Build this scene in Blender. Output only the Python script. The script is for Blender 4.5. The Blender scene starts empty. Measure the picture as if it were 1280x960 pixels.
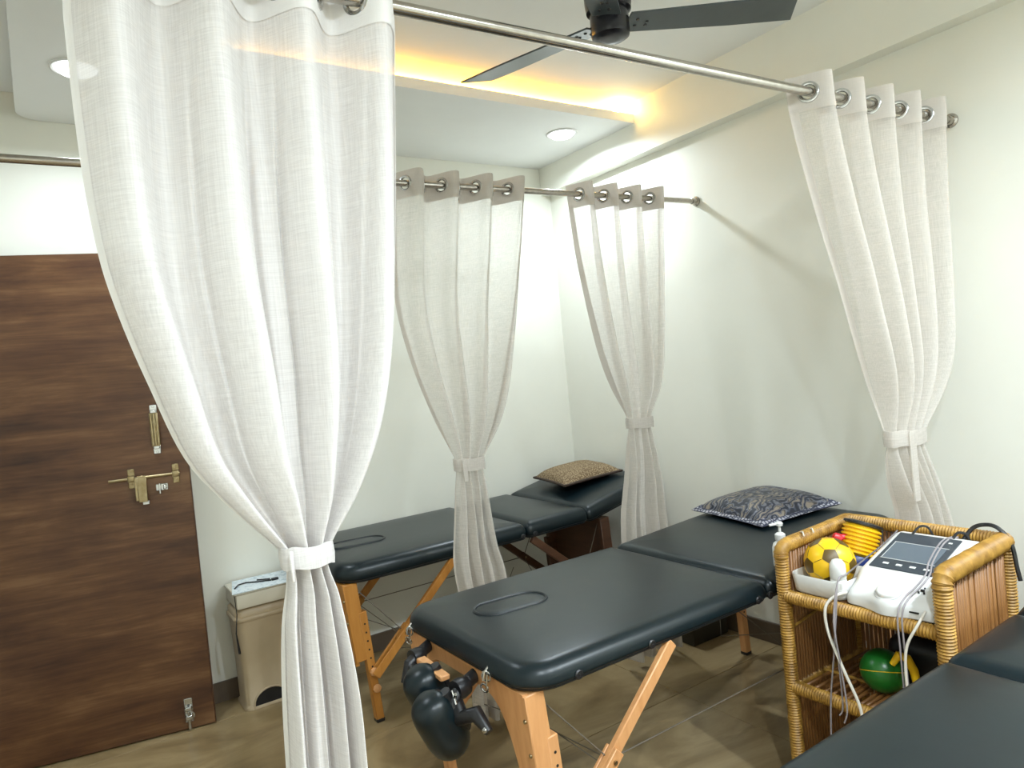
import bpy, bmesh, math, random
from mathutils import Vector, Matrix, noise as mnoise

random.seed(7)
S = bpy.context.scene
COL = S.collection
PI = math.pi

# ------------------------------------------------------------------ camera
cam_d = bpy.data.cameras.new('camera')
cam = bpy.data.objects.new('camera', cam_d)
COL.objects.link(cam)
cam_d.sensor_fit = 'HORIZONTAL'
cam_d.sensor_width = 36.0
cam_d.lens = 36.0 * 882.0 / 1280.0
cam_d.clip_start = 0.05
# measured camera axes in room axes (x right along back wall, y into the room, z up)
RR = ((0.826, -0.091, 0.556), (-0.556, 0.033, 0.831), (-0.094, -0.995, -0.024))
cr = Vector((RR[0][0], RR[1][0], RR[2][0])).normalized()
cf = Vector((RR[0][2], RR[1][2], RR[2][2]))
cf = (cf - cr * cf.dot(cr)).normalized()
cu = cr.cross(cf)
M = Matrix(((cr.x, cu.x, -cf.x, 0), (cr.y, cu.y, -cf.y, 0), (cr.z, cu.z, -cf.z, 1.4), (0, 0, 0, 1)))
cam.matrix_world = M
S.camera = cam

# ------------------------------------------------------------------ world, exposure
w = bpy.data.worlds.new('world')
S.world = w
w.use_nodes = True
w.node_tree.nodes['Background'].inputs[0].default_value = (0.9, 0.95, 1.0, 1)
w.node_tree.nodes['Background'].inputs[1].default_value = 0.3
S.view_settings.view_transform = 'Standard'
S.view_settings.look = 'None'
S.view_settings.gamma = 1.0
S.view_settings.use_curve_mapping = False
S.view_settings.exposure = 0.38
S.cycles.max_bounces = 10
S.cycles.diffuse_bounces = 6
S.cycles.transparent_max_bounces = 24
S.cycles.sample_clamp_indirect = 6.0

DOWN_W = 11.5        # ceiling downlights in view
FRONT_FILL_W = 31.0       # added unseen fill lamps over the near half of the room
COVE_W = 15.0         # warm strip in the ceiling cove
COOL = (0.82, 0.925, 1.0)

# ------------------------------------------------------------------ materials
def srgb(r, g, b):
    f = lambda c: ((c / 255.0) / 12.92) if c <= 10 else (((c / 255.0) + 0.055) / 1.055) ** 2.4
    return (f(r), f(g), f(b), 1.0)

def base_mat(name, col, rough=0.5, metal=0.0, spec=0.5):
    m = bpy.data.materials.new(name)
    m.use_nodes = True
    b = m.node_tree.nodes['Principled BSDF']
    b.inputs['Base Color'].default_value = col
    b.inputs['Roughness'].default_value = rough
    b.inputs['Metallic'].default_value = metal
    b.inputs['Specular IOR Level'].default_value = spec
    return m, m.node_tree, b

def N(nt, kind, **kw):
    n = nt.nodes.new(kind)
    for k, v in kw.items():
        setattr(n, k, v)
    return n

def coords(nt, scale=(1, 1, 1), out='Object'):
    tc = N(nt, 'ShaderNodeTexCoord')
    mp = N(nt, 'ShaderNodeMapping')
    mp.inputs['Scale'].default_value = scale
    nt.links.new(tc.outputs[out], mp.inputs['Vector'])
    return mp.outputs['Vector']

def noise_tex(nt, vec, scale=5, detail=4, rough=0.55, dist=0.0):
    n = N(nt, 'ShaderNodeTexNoise')
    n.inputs['Scale'].default_value = scale
    n.inputs['Detail'].default_value = detail
    n.inputs['Roughness'].default_value = rough
    n.inputs['Distortion'].default_value = dist
    nt.links.new(vec, n.inputs['Vector'])
    return n.outputs['Fac']

def ramp(nt, fac, stops):
    r = N(nt, 'ShaderNodeValToRGB')
    els = r.color_ramp.elements
    while len(els) < len(stops):
        els.new(0.5)
    for e, (p, c) in zip(els, stops):
        e.position = p
        e.color = c
    nt.links.new(fac, r.inputs['Fac'])
    return r.outputs['Color']

def bump(nt, b, fac, strength=0.2, dist=0.01):
    bp = N(nt, 'ShaderNodeBump')
    bp.inputs['Strength'].default_value = strength
    bp.inputs['Distance'].default_value = dist
    nt.links.new(fac, bp.inputs['Height'])
    nt.links.new(bp.outputs['Normal'], b.inputs['Normal'])

def noisy(name, c1, c2, scale=8, rough=0.5, metal=0.0, vec_scale=(1, 1, 1), bmp=0.0, spec=0.5, detail=4, p=(0.3, 0.7), bd=0.004):
    m, nt, b = base_mat(name, c1, rough, metal, spec)
    v = coords(nt, vec_scale)
    f = noise_tex(nt, v, scale, detail)
    nt.links.new(ramp(nt, f, [(p[0], c1), (p[1], c2)]), b.inputs['Base Color'])
    if bmp:
        bump(nt, b, f, bmp, bd)
    return m

def emit_mat(name, col, strength):
    m = bpy.data.materials.new(name)
    m.use_nodes = True
    nt = m.node_tree
    nt.nodes.clear()
    e = N(nt, 'ShaderNodeEmission')
    e.inputs[0].default_value = col
    e.inputs[1].default_value = strength
    o = N(nt, 'ShaderNodeOutputMaterial')
    nt.links.new(e.outputs[0], o.inputs[0])
    return m

def fabric_mat(name, c1, c2, see=0.12, trans=0.4, warp=(520, 520, 14)):
    m = bpy.data.materials.new(name)
    m.use_nodes = True
    nt = m.node_tree
    nt.nodes.clear()
    v1 = coords(nt, warp)
    f1 = noise_tex(nt, v1, 1.0, 3, 0.6)
    v2 = coords(nt, (22, 22, 700))
    f2 = noise_tex(nt, v2, 1.0, 2, 0.6)
    mx = N(nt, 'ShaderNodeMath', operation='ADD')
    nt.links.new(f1, mx.inputs[0])
    nt.links.new(f2, mx.inputs[1])
    hf = N(nt, 'ShaderNodeMath', operation='MULTIPLY')
    nt.links.new(mx.outputs[0], hf.inputs[0])
    hf.inputs[1].default_value = 0.5
    c = ramp(nt, hf.outputs[0], [(0.30, c1), (0.68, c2)])
    d = N(nt, 'ShaderNodeBsdfDiffuse')
    t = N(nt, 'ShaderNodeBsdfTranslucent')
    nt.links.new(c, d.inputs[0])
    nt.links.new(c, t.inputs[0])
    bp = N(nt, 'ShaderNodeBump')
    bp.inputs['Strength'].default_value = 0.25
    bp.inputs['Distance'].default_value = 0.002
    nt.links.new(hf.outputs[0], bp.inputs['Height'])
    nt.links.new(bp.outputs['Normal'], d.inputs['Normal'])
    a = N(nt, 'ShaderNodeMixShader')
    a.inputs[0].default_value = trans
    nt.links.new(d.outputs[0], a.inputs[1])
    nt.links.new(t.outputs[0], a.inputs[2])
    tr = N(nt, 'ShaderNodeBsdfTransparent')
    a2 = N(nt, 'ShaderNodeMixShader')
    mr = N(nt, 'ShaderNodeMapRange')
    mr.inputs['From Min'].default_value = 0.35
    mr.inputs['From Max'].default_value = 0.65
    mr.inputs['To Min'].default_value = 1 - see * 1.2
    mr.inputs['To Max'].default_value = 1 - see * 0.8
    nt.links.new(hf.outputs[0], mr.inputs['Value'])
    nt.links.new(mr.outputs[0], a2.inputs[0])
    nt.links.new(tr.outputs[0], a2.inputs[1])
    nt.links.new(a.outputs[0], a2.inputs[2])
    o = N(nt, 'ShaderNodeOutputMaterial')
    nt.links.new(a2.outputs[0], o.inputs[0])
    return m

MT = {}
MT['wall'] = noisy('wall_paint', (0.80, 0.795, 0.72, 1), (0.83, 0.825, 0.75, 1), 3, 0.45, bmp=0.03, spec=0.35)
MT['ceil'] = noisy('ceiling_paint', (0.82, 0.83, 0.82, 1), (0.85, 0.86, 0.85, 1), 3, 0.7, spec=0.2)
MT['vinyl'] = noisy('black_teal_vinyl', (0.0030, 0.0088, 0.0118, 1), (0.004, 0.0112, 0.0145, 1), 5, 0.33, bmp=0.10, spec=0.40, bd=0.006)
MT['vinyl_dark'] = noisy('black_vinyl_side', (0.0045, 0.008, 0.011, 1), (0.006, 0.011, 0.014, 1), 6, 0.42, bmp=0.08, spec=0.45)
MT['black'] = noisy('black_plastic', (0.008, 0.008, 0.009, 1), (0.014, 0.014, 0.016, 1), 30, 0.4)
MT['beech'] = noisy('beech_wood', (0.58, 0.275, 0.105, 1), (0.68, 0.35, 0.15, 1), 6, 0.4, vec_scale=(9, 9, 1.2), bmp=0.03)
MT['beech_dark'] = noisy('honey_wood', (0.42, 0.17, 0.03, 1), (0.50, 0.22, 0.045, 1), 6, 0.4, vec_scale=(9, 9, 1.2), bmp=0.03)
MT['dark_and_shaded_wood'] = noisy('dark_brown_and_shaded_wood', (0.06, 0.025, 0.012, 1), (0.10, 0.042, 0.020, 1), 5, 0.45, vec_scale=(1.2, 1.2, 9), bmp=0.03)  # door edge wood; also the shade on the back table's far legs
MT['dark_box'] = noisy('dark_olive_plastic', (0.020, 0.018, 0.012, 1), (0.030, 0.027, 0.019, 1), 8, 0.5)
MT['steel'] = noisy('brushed_steel', (0.40, 0.37, 0.33, 1), (0.48, 0.45, 0.40, 1), 60, 0.22, metal=1.0)
MT['chrome'] = noisy('chrome', (0.50, 0.50, 0.49, 1), (0.58, 0.58, 0.57, 1), 20, 0.16, metal=1.0)
MT['brass'] = noisy('aged_brass', (0.30, 0.23, 0.12, 1), (0.44, 0.36, 0.22, 1), 40, 0.3, metal=1.0)
MT['skirt'] = noisy('brown_skirting_tile', (0.085, 0.060, 0.040, 1), (0.12, 0.088, 0.06, 1), 4, 0.35)
MT['fan'] = noisy('fan_grey_lacquer', (0.050, 0.062, 0.066, 1), (0.062, 0.075, 0.08, 1), 10, 0.3)
MT['fan_black'] = noisy('fan_black_lacquer', (0.006, 0.006, 0.010, 1), (0.010, 0.010, 0.014, 1), 10, 0.25)
MT['rattan'] = noisy('honey_rattan', (0.22, 0.105, 0.013, 1), (0.49, 0.275, 0.050, 1), 30, 0.5, vec_scale=(1, 1, 1), bmp=0.1)
MT['bamboo'] = noisy('brown_bamboo', (0.16, 0.065, 0.018, 1), (0.30, 0.135, 0.035, 1), 18, 0.45, vec_scale=(1, 1, .2), bmp=0.05)
MT['white_plastic'] = noisy('white_plastic', (0.66, 0.66, 0.645, 1), (0.70, 0.70, 0.685, 1), 10, 0.35)
MT['grey_plastic'] = noisy('grey_plastic', (0.42, 0.43, 0.43, 1), (0.5, 0.5, 0.5, 1), 10, 0.4)
MT['cream'] = noisy('cream_plastic', (0.60, 0.56, 0.46, 1), (0.66, 0.62, 0.52, 1), 8, 0.4)
MT['bin'] = noisy('beige_bin_plastic', (0.40, 0.315, 0.20, 1), (0.47, 0.37, 0.245, 1), 5, 0.42)
MT['void'] = noisy('dark_recess', (0.008, 0.007, 0.006, 1), (0.012, 0.01, 0.009, 1), 9, 0.8)
MT['yellow'] = noisy('yellow_vinyl', (0.80, 0.47, 0.008, 1), (0.86, 0.53, 0.012, 1), 12, 0.35)
MT['olive'] = noisy('olive_patch', (0.085, 0.050, 0.006, 1), (0.12, 0.07, 0.01, 1), 20, 0.4)
MT['blue'] = noisy('blue_plastic', (0.006, 0.018, 0.11, 1), (0.01, 0.03, 0.15, 1), 12, 0.35)
MT['red'] = noisy('red_plastic', (0.55, 0.02, 0.03, 1), (0.65, 0.03, 0.05, 1), 12, 0.35)
MT['green'] = noisy('shaded_green_plastic', (0.007, 0.11, 0.012, 1), (0.012, 0.16, 0.018, 1), 12, 0.3)  # colour darkened to stand in for the shade on the lower shelf
MT['screen'] = noisy('dark_screen_glass', (0.030, 0.040, 0.052, 1), (0.042, 0.052, 0.066, 1), 6, 0.12)
MT['lcd'] = noisy('grey_lcd', (0.09, 0.115, 0.14, 1), (0.11, 0.135, 0.165, 1), 6, 0.15)
MT['cord_grey'] = noisy('grey_cord', (0.24, 0.215, 0.225, 1), (0.31, 0.28, 0.29, 1), 30, 0.5)
MT['cord_white'] = noisy('white_cord', (0.66, 0.62, 0.55, 1), (0.72, 0.68, 0.6, 1), 30, 0.5)
MT['cable'] = noisy('steel_cable', (0.10, 0.085, 0.06, 1), (0.15, 0.12, 0.09, 1), 60, 0.4)
MT['cable_pale'] = noisy('pale_cable', (0.5, 0.42, 0.28, 1), (0.58, 0.5, 0.34, 1), 60, 0.4)
MT['linen'] = fabric_mat('linen_curtain', (0.74, 0.70, 0.655, 1), (0.79, 0.755, 0.71, 1), 0.38, 0.45)
MT['linen_front_lit'] = fabric_mat('linen_curtain_front_lit', (0.68, 0.655, 0.645, 1), (0.87, 0.85, 0.84, 1), 0.03, 0.33, (330, 330, 7))  # same linen in a whiter copy, front light put into the colour
MT['linen_hem'] = fabric_mat('doubled_linen', (0.60, 0.555, 0.505, 1), (0.66, 0.615, 0.565, 1), 0.03, 0.22)
MT['linen_hem_front_lit'] = fabric_mat('doubled_linen_front_lit', (0.84, 0.82, 0.80, 1), (0.88, 0.865, 0.85, 1), 0.0, 0.25)  # doubled linen lightened the same way for the front-lit curtain
MT['emit_down'] = emit_mat('downlight_glow', (0.92, 0.98, 1.0, 1), 6.0)
MT['emit_cove'] = emit_mat('cove_strip_glow', (1.0, 0.50, 0.08, 1), 4.0)
MT['emit_bulb'] = emit_mat('cove_bulb_glow', (1.0, 0.85, 0.45, 1), 30.0)

def door_mat():
    m, nt, b = base_mat('walnut_laminate', (0.1, 0.05, 0.025, 1), 0.40, 0, 0.55)
    v = coords(nt, (1.1, 1, 7.5))
    f = noise_tex(nt, v, 1.6, 6, 0.62, 0.35)
    v2 = coords(nt, (3.0, 1, 60))
    f2 = noise_tex(nt, v2, 1.4, 5, 0.6)
    v3 = coords(nt, (9, 1, 7))
    f3 = noise_tex(nt, v3, 1.0, 2, 0.5)
    a = N(nt, 'ShaderNodeMath', operation='MULTIPLY_ADD')
    nt.links.new(f2, a.inputs[0]); a.inputs[1].default_value = 0.32
    nt.links.new(f, a.inputs[2])
    a2 = N(nt, 'ShaderNodeMath', operation='MULTIPLY_ADD')
    nt.links.new(f3, a2.inputs[0]); a2.inputs[1].default_value = 0.16
    nt.links.new(a.outputs[0], a2.inputs[2])
    c = ramp(nt, a2.outputs[0], [(0.48, (0.034, 0.0115, 0.0048, 1)), (0.66, (0.078, 0.029, 0.0105, 1)),
                                 (0.80, (0.125, 0.054, 0.020, 1)), (0.94, (0.19, 0.095, 0.040, 1))])
    nt.links.new(c, b.inputs['Base Color'])
    return m
MT['door'] = door_mat()

def tile_mat():
    m, nt, b = base_mat('beige_marble_tile', (0.4, 0.3, 0.2, 1), 0.28, 0, 0.5)
    v = coords(nt, (0.9, 2.2, 1))
    f = noise_tex(nt, v, 1.5, 7, 0.6, 1.2)
    c = ramp(nt, f, [(0.30, (0.16, 0.106, 0.050, 1)), (0.48, (0.28, 0.20, 0.098, 1)), (0.60, (0.37, 0.275, 0.145, 1)), (0.72, (0.23, 0.16, 0.078, 1))])
    nt.links.new(c, b.inputs['Base Color'])
    return m
MT['tile'] = tile_mat()
MT['grout'] = noisy('brown_grout', (0.10, 0.07, 0.045, 1), (0.13, 0.095, 0.06, 1), 20, 0.8)

def paisley_mat():
    m, nt, b = base_mat('paisley_satin', (0.1, 0.1, 0.12, 1), 0.45, 0, 0.5)
    v = coords(nt, (1, 1, 1))
    vo = N(nt, 'ShaderNodeTexVoronoi', feature='F1')
    vo.inputs['Scale'].default_value = 19
    vo.inputs['Randomness'].default_value = 0.9
    f = noise_tex(nt, v, 9, 3, 0.5, 2.0)
    nt.links.new(v, vo.inputs['Vector'])
    wv = N(nt, 'ShaderNodeTexWave', wave_type='RINGS')
    wv.inputs['Scale'].default_value = 15
    wv.inputs['Distortion'].default_value = 14
    wv.inputs['Detail'].default_value = 2
    nt.links.new(v, wv.inputs['Vector'])
    a = N(nt, 'ShaderNodeMath', operation='MULTIPLY')
    nt.links.new(wv.outputs['Fac'], a.inputs[0])
    nt.links.new(vo.outputs['Distance'], a.inputs[1])
    c = ramp(nt, a.outputs[0], [(0.05, (0.010, 0.013, 0.028, 1)), (0.16, (0.05, 0.06, 0.10, 1)), (0.26, (0.20, 0.205, 0.24, 1)), (0.42, (0.05, 0.04, 0.035, 1)), (0.60, (0.28, 0.235, 0.19, 1))])
    nt.links.new(c, b.inputs['Base Color'])
    return m
MT['paisley'] = paisley_mat()

def trim_mat():
    m, nt, b = base_mat('stitched_border', (0.3, 0.3, 0.34, 1), 0.6)
    v = coords(nt, (1, 1, 1))
    ck = N(nt, 'ShaderNodeTexVoronoi', feature='DISTANCE_TO_EDGE')
    ck.inputs['Scale'].default_value = 62
    ck.inputs['Randomness'].default_value = 0.35
    nt.links.new(v, ck.inputs['Vector'])
    c = ramp(nt, ck.outputs['Distance'], [(0.10, (0.03, 0.035, 0.07, 1)), (0.26, (0.46, 0.46, 0.52, 1))])
    nt.links.new(c, b.inputs['Base Color'])
    return m
MT['border'] = trim_mat()

def tweed_mat():
    m, nt, b = base_mat('tan_tweed', (0.4, 0.3, 0.2, 1), 0.8, 0, 0.2)
    v = coords(nt, (1, 1, 1))
    vo = N(nt, 'ShaderNodeTexVoronoi')
    vo.inputs['Scale'].default_value = 130
    nt.links.new(v, vo.inputs['Vector'])
    c = ramp(nt, vo.outputs['Distance'], [(0.15, (0.40, 0.31, 0.19, 1)), (0.60, (0.15, 0.10, 0.055, 1))])
    nt.links.new(c, b.inputs['Base Color'])
    bump(nt, b, vo.outputs['Distance'], 0.5, 0.004)
    return m
MT['tweed'] = tweed_mat()
MT['brown_cloth'] = noisy('brown_cloth', (0.03, 0.016, 0.010, 1), (0.05, 0.028, 0.016, 1), 20, 0.7)

def sheet_mat():
    m, nt, b = base_mat('printed_sheet', (0.7, 0.75, 0.78, 1), 0.5)
    v = coords(nt, (1, 1, 1))
    f = noise_tex(nt, v, 70, 2, 0.5)
    c = ramp(nt, f, [(0.36, (0.45, 0.54, 0.60, 1)), (0.44, (0.66, 0.74, 0.78, 1)), (0.7, (0.76, 0.82, 0.85, 1))])
    nt.links.new(c, b.inputs['Base Color'])
    return m
MT['sheet'] = sheet_mat()

# ------------------------------------------------------------------ mesh helpers
class MB:
    def __init__(self):
        self.v = []; self.f = []
    def add(self, vs, fs):
        o = len(self.v)
        self.v += [Vector(p) for p in vs]
        self.f += [tuple(i + o for i in f) for f in fs]
        return self
    def box(self, lo, hi, bev=0.0, seg=2):
        bm = bmesh.new()
        bmesh.ops.create_cube(bm, size=1.0)
        for q in bm.verts:
            q.co = Vector([lo[i] + (q.co[i] + 0.5) * (hi[i] - lo[i]) for i in range(3)])
        if bev:
            bmesh.ops.bevel(bm, geom=bm.edges[:], offset=bev, segments=seg, profile=0.5, affect='EDGES')
        bm.verts.index_update()
        self.add([q.co.copy() for q in bm.verts], [[q.index for q in fc.verts] for fc in bm.faces])
        bm.free()
        return self
    def beam(self, a, b, wd, th, up=(0, 0, 1), bev=0.0):
        """rectangular bar from a to b: wd across the side axis, th along 'up'"""
        a = Vector(a); b = Vector(b)
        d = (b - a).normalized()
        s = d.cross(Vector(up)).normalized()
        u = s.cross(d).normalized()
        m = MB().box((-wd / 2, -th / 2, 0), (wd / 2, th / 2, (b - a).length), bev, 1)
        self.add([a + s * p.x + u * p.y + d * p.z for p in m.v], m.f)
        return self
    def tube(self, pts, r, seg=10, closed=False, caps=True):
        pts = [Vector(p) for p in pts]
        n = len(pts)
        rr = r if callable(r) else (lambda i: r)
        vs = []; fs = []
        t0 = (pts[1] - pts[0]).normalized()
        ref = Vector((0, 0, 1)) if abs(t0.z) < 0.9 else Vector((1, 0, 0))
        nrm = t0.cross(ref).normalized()
        for i in range(n):
            if closed:
                t = (pts[(i + 1) % n] - pts[i - 1])
            else:
                t = pts[min(i + 1, n - 1)] - pts[max(i - 1, 0)]
            t.normalize()
            nrm = (nrm - t * nrm.dot(t)).normalized()
            bn = t.cross(nrm)
            for k in range(seg):
                a = 2 * PI * k / seg
                vs.append(pts[i] + (nrm * math.cos(a) + bn * math.sin(a)) * rr(i))
        m = n if closed else n - 1
        for i in range(m):
            j = (i + 1) % n
            for k in range(seg):
                k2 = (k + 1) % seg
                fs.append((i * seg + k, i * seg + k2, j * seg + k2, j * seg + k))
        if not closed and caps:
            fs.append(tuple(range(seg - 1, -1, -1)))
            fs.append(tuple((n - 1) * seg + k for k in range(seg)))
        return self.add(vs, fs)
    def lathe(self, prof, seg=24, c=(0, 0, 0), axis=(0, 0, 1), caps=True):
        c = Vector(c)
        q = Vector((0, 0, 1)).rotation_difference(Vector(axis).normalized())
        vs = []; fs = []
        for (r, z) in prof:
            for k in range(seg):
                a = 2 * PI * k / seg
                vs.append(c + q @ Vector((r * math.cos(a), r * math.sin(a), z)))
        for i in range(len(prof) - 1):
            for k in range(seg):
                k2 = (k + 1) % seg
                fs.append((i * seg + k, i * seg + k2, (i + 1) * seg + k2, (i + 1) * seg + k))
        if caps:
            fs.append(tuple(range(seg - 1, -1, -1)))
            fs.append(tuple((len(prof) - 1) * seg + k for k in range(seg)))
        return self.add(vs, fs)
    def prism(self, poly, depth_axis, d0, d1):
        """extrude a 2D polygon; depth_axis 0: poly is (y,z), 1: (x,z), 2: (x,y)"""
        def P(p, d):
            return [(d, p[0], p[1]), (p[0], d, p[1]), (p[0], p[1], d)][depth_axis]
        n = len(poly)
        vs = [P(p, d0) for p in poly] + [P(p, d1) for p in poly]
        fs = [tuple(range(n)), tuple(range(2 * n - 1, n - 1, -1))]
        for i in range(n):
            j = (i + 1) % n
            fs.append((i, i + n, j + n, j))
        return self.add(vs, fs)
    def ring(self, c, axis, R, r, seg=24, rs=8, flat=1.0):
        c = Vector(c)
        q = Vector((0, 0, 1)).rotation_difference(Vector(axis).normalized())
        vs = []; fs = []
        for i in range(seg):
            a = 2 * PI * i / seg
            for k in range(rs):
                b = 2 * PI * k / rs
                rad = R + r * math.cos(b)
                vs.append(c + q @ Vector((rad * math.cos(a), rad * math.sin(a), r * flat * math.sin(b))))
        for i in range(seg):
            for k in range(rs):
                i2 = (i + 1) % seg; k2 = (k + 1) % rs
                fs.append((i * rs + k, i2 * rs + k, i2 * rs + k2, i * rs + k2))
        return self.add(vs, fs)
    def xform(self, m):
        self.v = [m @ p for p in self.v]
        return self

ORI = {}
def put(name, mb, mat, parent=None, smooth=True, kind=None, angle=40):
    """links the collected mesh as ONE object; its vertices are given in room coordinates"""
    org = ORI.get(parent.name, Vector((0, 0, 0))) if parent else Vector((0, 0, 0))
    me = bpy.data.meshes.new(name)
    me.from_pydata([tuple(p - org) for p in mb.v], [], mb.f)
    bm = bmesh.new(); bm.from_mesh(me)
    bmesh.ops.recalc_face_normals(bm, faces=bm.faces[:])
    bm.to_mesh(me); bm.free()
    me.materials.append(MT[mat] if isinstance(mat, str) else mat)
    if smooth:
        me.polygons.foreach_set('use_smooth', [True] * len(me.polygons))
        me.set_sharp_from_angle(angle=math.radians(angle))
    o = bpy.data.objects.new(name, me)
    COL.objects.link(o)
    if parent:
        o.parent = parent
    ORI[o.name] = org
    if kind:
        o['kind'] = kind
    return o

def thing(name, label, cat, loc=(0, 0, 0), group=None):
    o = bpy.data.objects.new(name, None)
    COL.objects.link(o)
    o.location = loc
    o.empty_display_size = 0.05
    ORI[o.name] = Vector(loc)
    o['label'] = label; o['category'] = cat
    if group:
        o['group'] = group
    return o

def tag(o, label, cat, group=None):
    o['label'] = label; o['category'] = cat
    if group:
        o['group'] = group
    return o

def struct(name, mb, mat, smooth=False, parent=None):
    o = put(name, mb, mat, parent, smooth)
    if not parent:
        o['kind'] = 'structure'
    return o

def lerp(a, b, t):
    return a + (b - a) * t

def table_at(tab, z):
    """piecewise smooth lookup in [(z, value)] sorted by falling z"""
    if z >= tab[0][0]: return tab[0][1]
    if z <= tab[-1][0]: return tab[-1][1]
    n = len(tab)
    for i in range(n - 1):
        if tab[i + 1][0] <= z <= tab[i][0]:
            z1, v1 = tab[i]; z2, v2 = tab[i + 1]
            z0, v0 = tab[max(i - 1, 0)]; z3, v3 = tab[min(i + 2, n - 1)]
            t = (z - z1) / (z2 - z1)
            m1 = (v2 - v0) / (z2 - z0) * (z2 - z1) if z2 != z0 else 0
            m2 = (v3 - v1) / (z3 - z1) * (z2 - z1) if z3 != z1 else 0
            h = t * t; c = h * t
            return (2 * c - 3 * h + 1) * v1 + (c - 2 * h + t) * m1 + (-2 * c + 3 * h) * v2 + (c - h) * m2
    return tab[-1][1]

# ------------------------------------------------------------------ the room
XW, YB, XL, YF = 2.74, 3.47, -0.48, -1.7
ZC, ZP, LIP = 2.70, 2.593, 0.045
fl = struct('floor', MB().box((XL, YF, -0.06), (XW + 0.1, YB + 0.1, -0.003)), 'grout')
tx, ty = 1.2, 0.6
x0, y0 = 2.27 - 2 * tx - 0.2, 2.07 - 7 * ty
for i in range(4):
    for j in range(10):
        a = max(x0 + i * tx, XL); b = min(x0 + (i + 1) * tx - 0.0025, XW)
        c = max(y0 + j * ty, YF); d = min(y0 + (j + 1) * ty - 0.0025, YB)
        if b - a < 0.05 or d - c < 0.05: continue
        put('floor_tile', MB().box((a, c, -0.02), (b, d, 0.0), 0.001, 1), 'tile', fl, False)
wb = struct('wall_back', MB().box((XL - 0.1, YB, 0), (XW + 0.1, YB + 0.1, ZC + 0.1)), 'wall')
wr = struct('wall_right', MB().box((XW, YF - 0.1, 0), (XW + 0.1, YB, ZC + 0.1)), 'wall')
BD = 0.07
put('wall_beam', MB().box((XW - BD, YF, 2.43), (XW + 0.02, YB, ZC + 0.02)), 'wall', wr, False)
struct('wall_left', MB().box((XL - 0.1, YF - 0.1, 0), (XL, YB, ZC + 0.1)), 'wall')
struct('wall_front', MB().box((XL, YF - 0.1, 0), (XW, YF, ZC + 0.1)), 'wall')
ce = struct('ceiling', MB().box((XL - 0.1, YF - 0.1, ZC), (XW + 0.1, YB + 0.1, ZC + 0.1)), 'ceil')
# dropped ceiling panel: back strip, strip on the left, front strip; corner rounded by the door
PX0 = 0.028; RC = 0.09
xr = XW - BD
outer = [(xr, YB)]
for k in range(9):
    a = PI / 2 + (PI / 2) * k / 8
    outer.append((PX0 + RC + RC * math.cos(a), YB - 0.004 - RC + RC * math.sin(a)))
outer += [(PX0, YF + 0.05), (xr, YF + 0.05)]
def panel_poly(poly):
    return MB().prism(poly, 2, ZP, ZP + LIP)
back_strip = [(xr, YB - .002)] + outer[1:10] + [(PX0, 2.63), (xr, 2.63)]
pan = put('dropped_panel', panel_poly(back_strip), 'ceil', ce, False)
pan2 = put('dropped_panel', panel_poly([(PX0, 2.63), (PX0, 0.1), (0.62, 0.1), (0.62, 2.63)]), 'ceil', ce, False)
pan3 = put('dropped_panel', panel_poly([(PX0, 0.1), (PX0, YF + .02), (xr, YF + .02), (xr, 0.1)]), 'ceil', ce, False)
struct('baseboard_right', MB().box((XW - 0.012, YF, 0), (XW, YB, 0.098), 0.002, 1), 'skirt')
struct('baseboard_back', MB().box((XL, YB - 0.012, 0), (XW - 0.012, YB, 0.092), 0.002, 1), 'skirt')

# ------------------------------------------------------------------ lamps
def downlight(x, y, watt, label, group='round ceiling downlights'):
    t = thing('ceiling_downlight', label, 'ceiling light', (x, y, ZP), group)
    put('trim_ring', MB().lathe([(0.082, 0.0), (0.082, -0.005), (0.076, -0.008), (0.068, -0.006), (0.068, 0.0)], 32, (x, y, ZP), caps=False), 'white_plastic', t)
    put('diffuser', MB().lathe([(0.0, -0.028), (0.028, -0.0265), (0.050, -0.020), (0.064, -0.010), (0.068, -0.004)], 32, (x, y, ZP), caps=False), 'emit_down', t)
    ld = bpy.data.lights.new('downlight_lamp', 'AREA')
    ld.shape = 'DISK'; ld.size = 0.10; ld.energy = watt; ld.color = COOL; ld.spread = math.radians(165)
    lo = bpy.data.objects.new('downlight_lamp', ld)
    COL.objects.link(lo); lo.parent = t; lo.location = (0, 0, -0.030)
    return t
downlight(2.389, 2.881, DOWN_W, 'round white downlight in the dropped panel near the back right corner')
downlight(0.215, 2.880, DOWN_W * 0.7, 'round white downlight glowing beside the big near curtain, above the door')
for x, y, k, lab in ((0.33, -0.25, 1.0, 'added round fill downlight behind the camera on the left'), (1.45, -0.35, 1.1, 'added round fill downlight behind the camera in the middle'), (2.35, -0.25, 1.1, 'added round fill downlight above the near end of the right wall')):
    downlight(x, y, FRONT_FILL_W * k, lab + ', out of the picture')  # unseen lamps added as fill light for the near half

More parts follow.
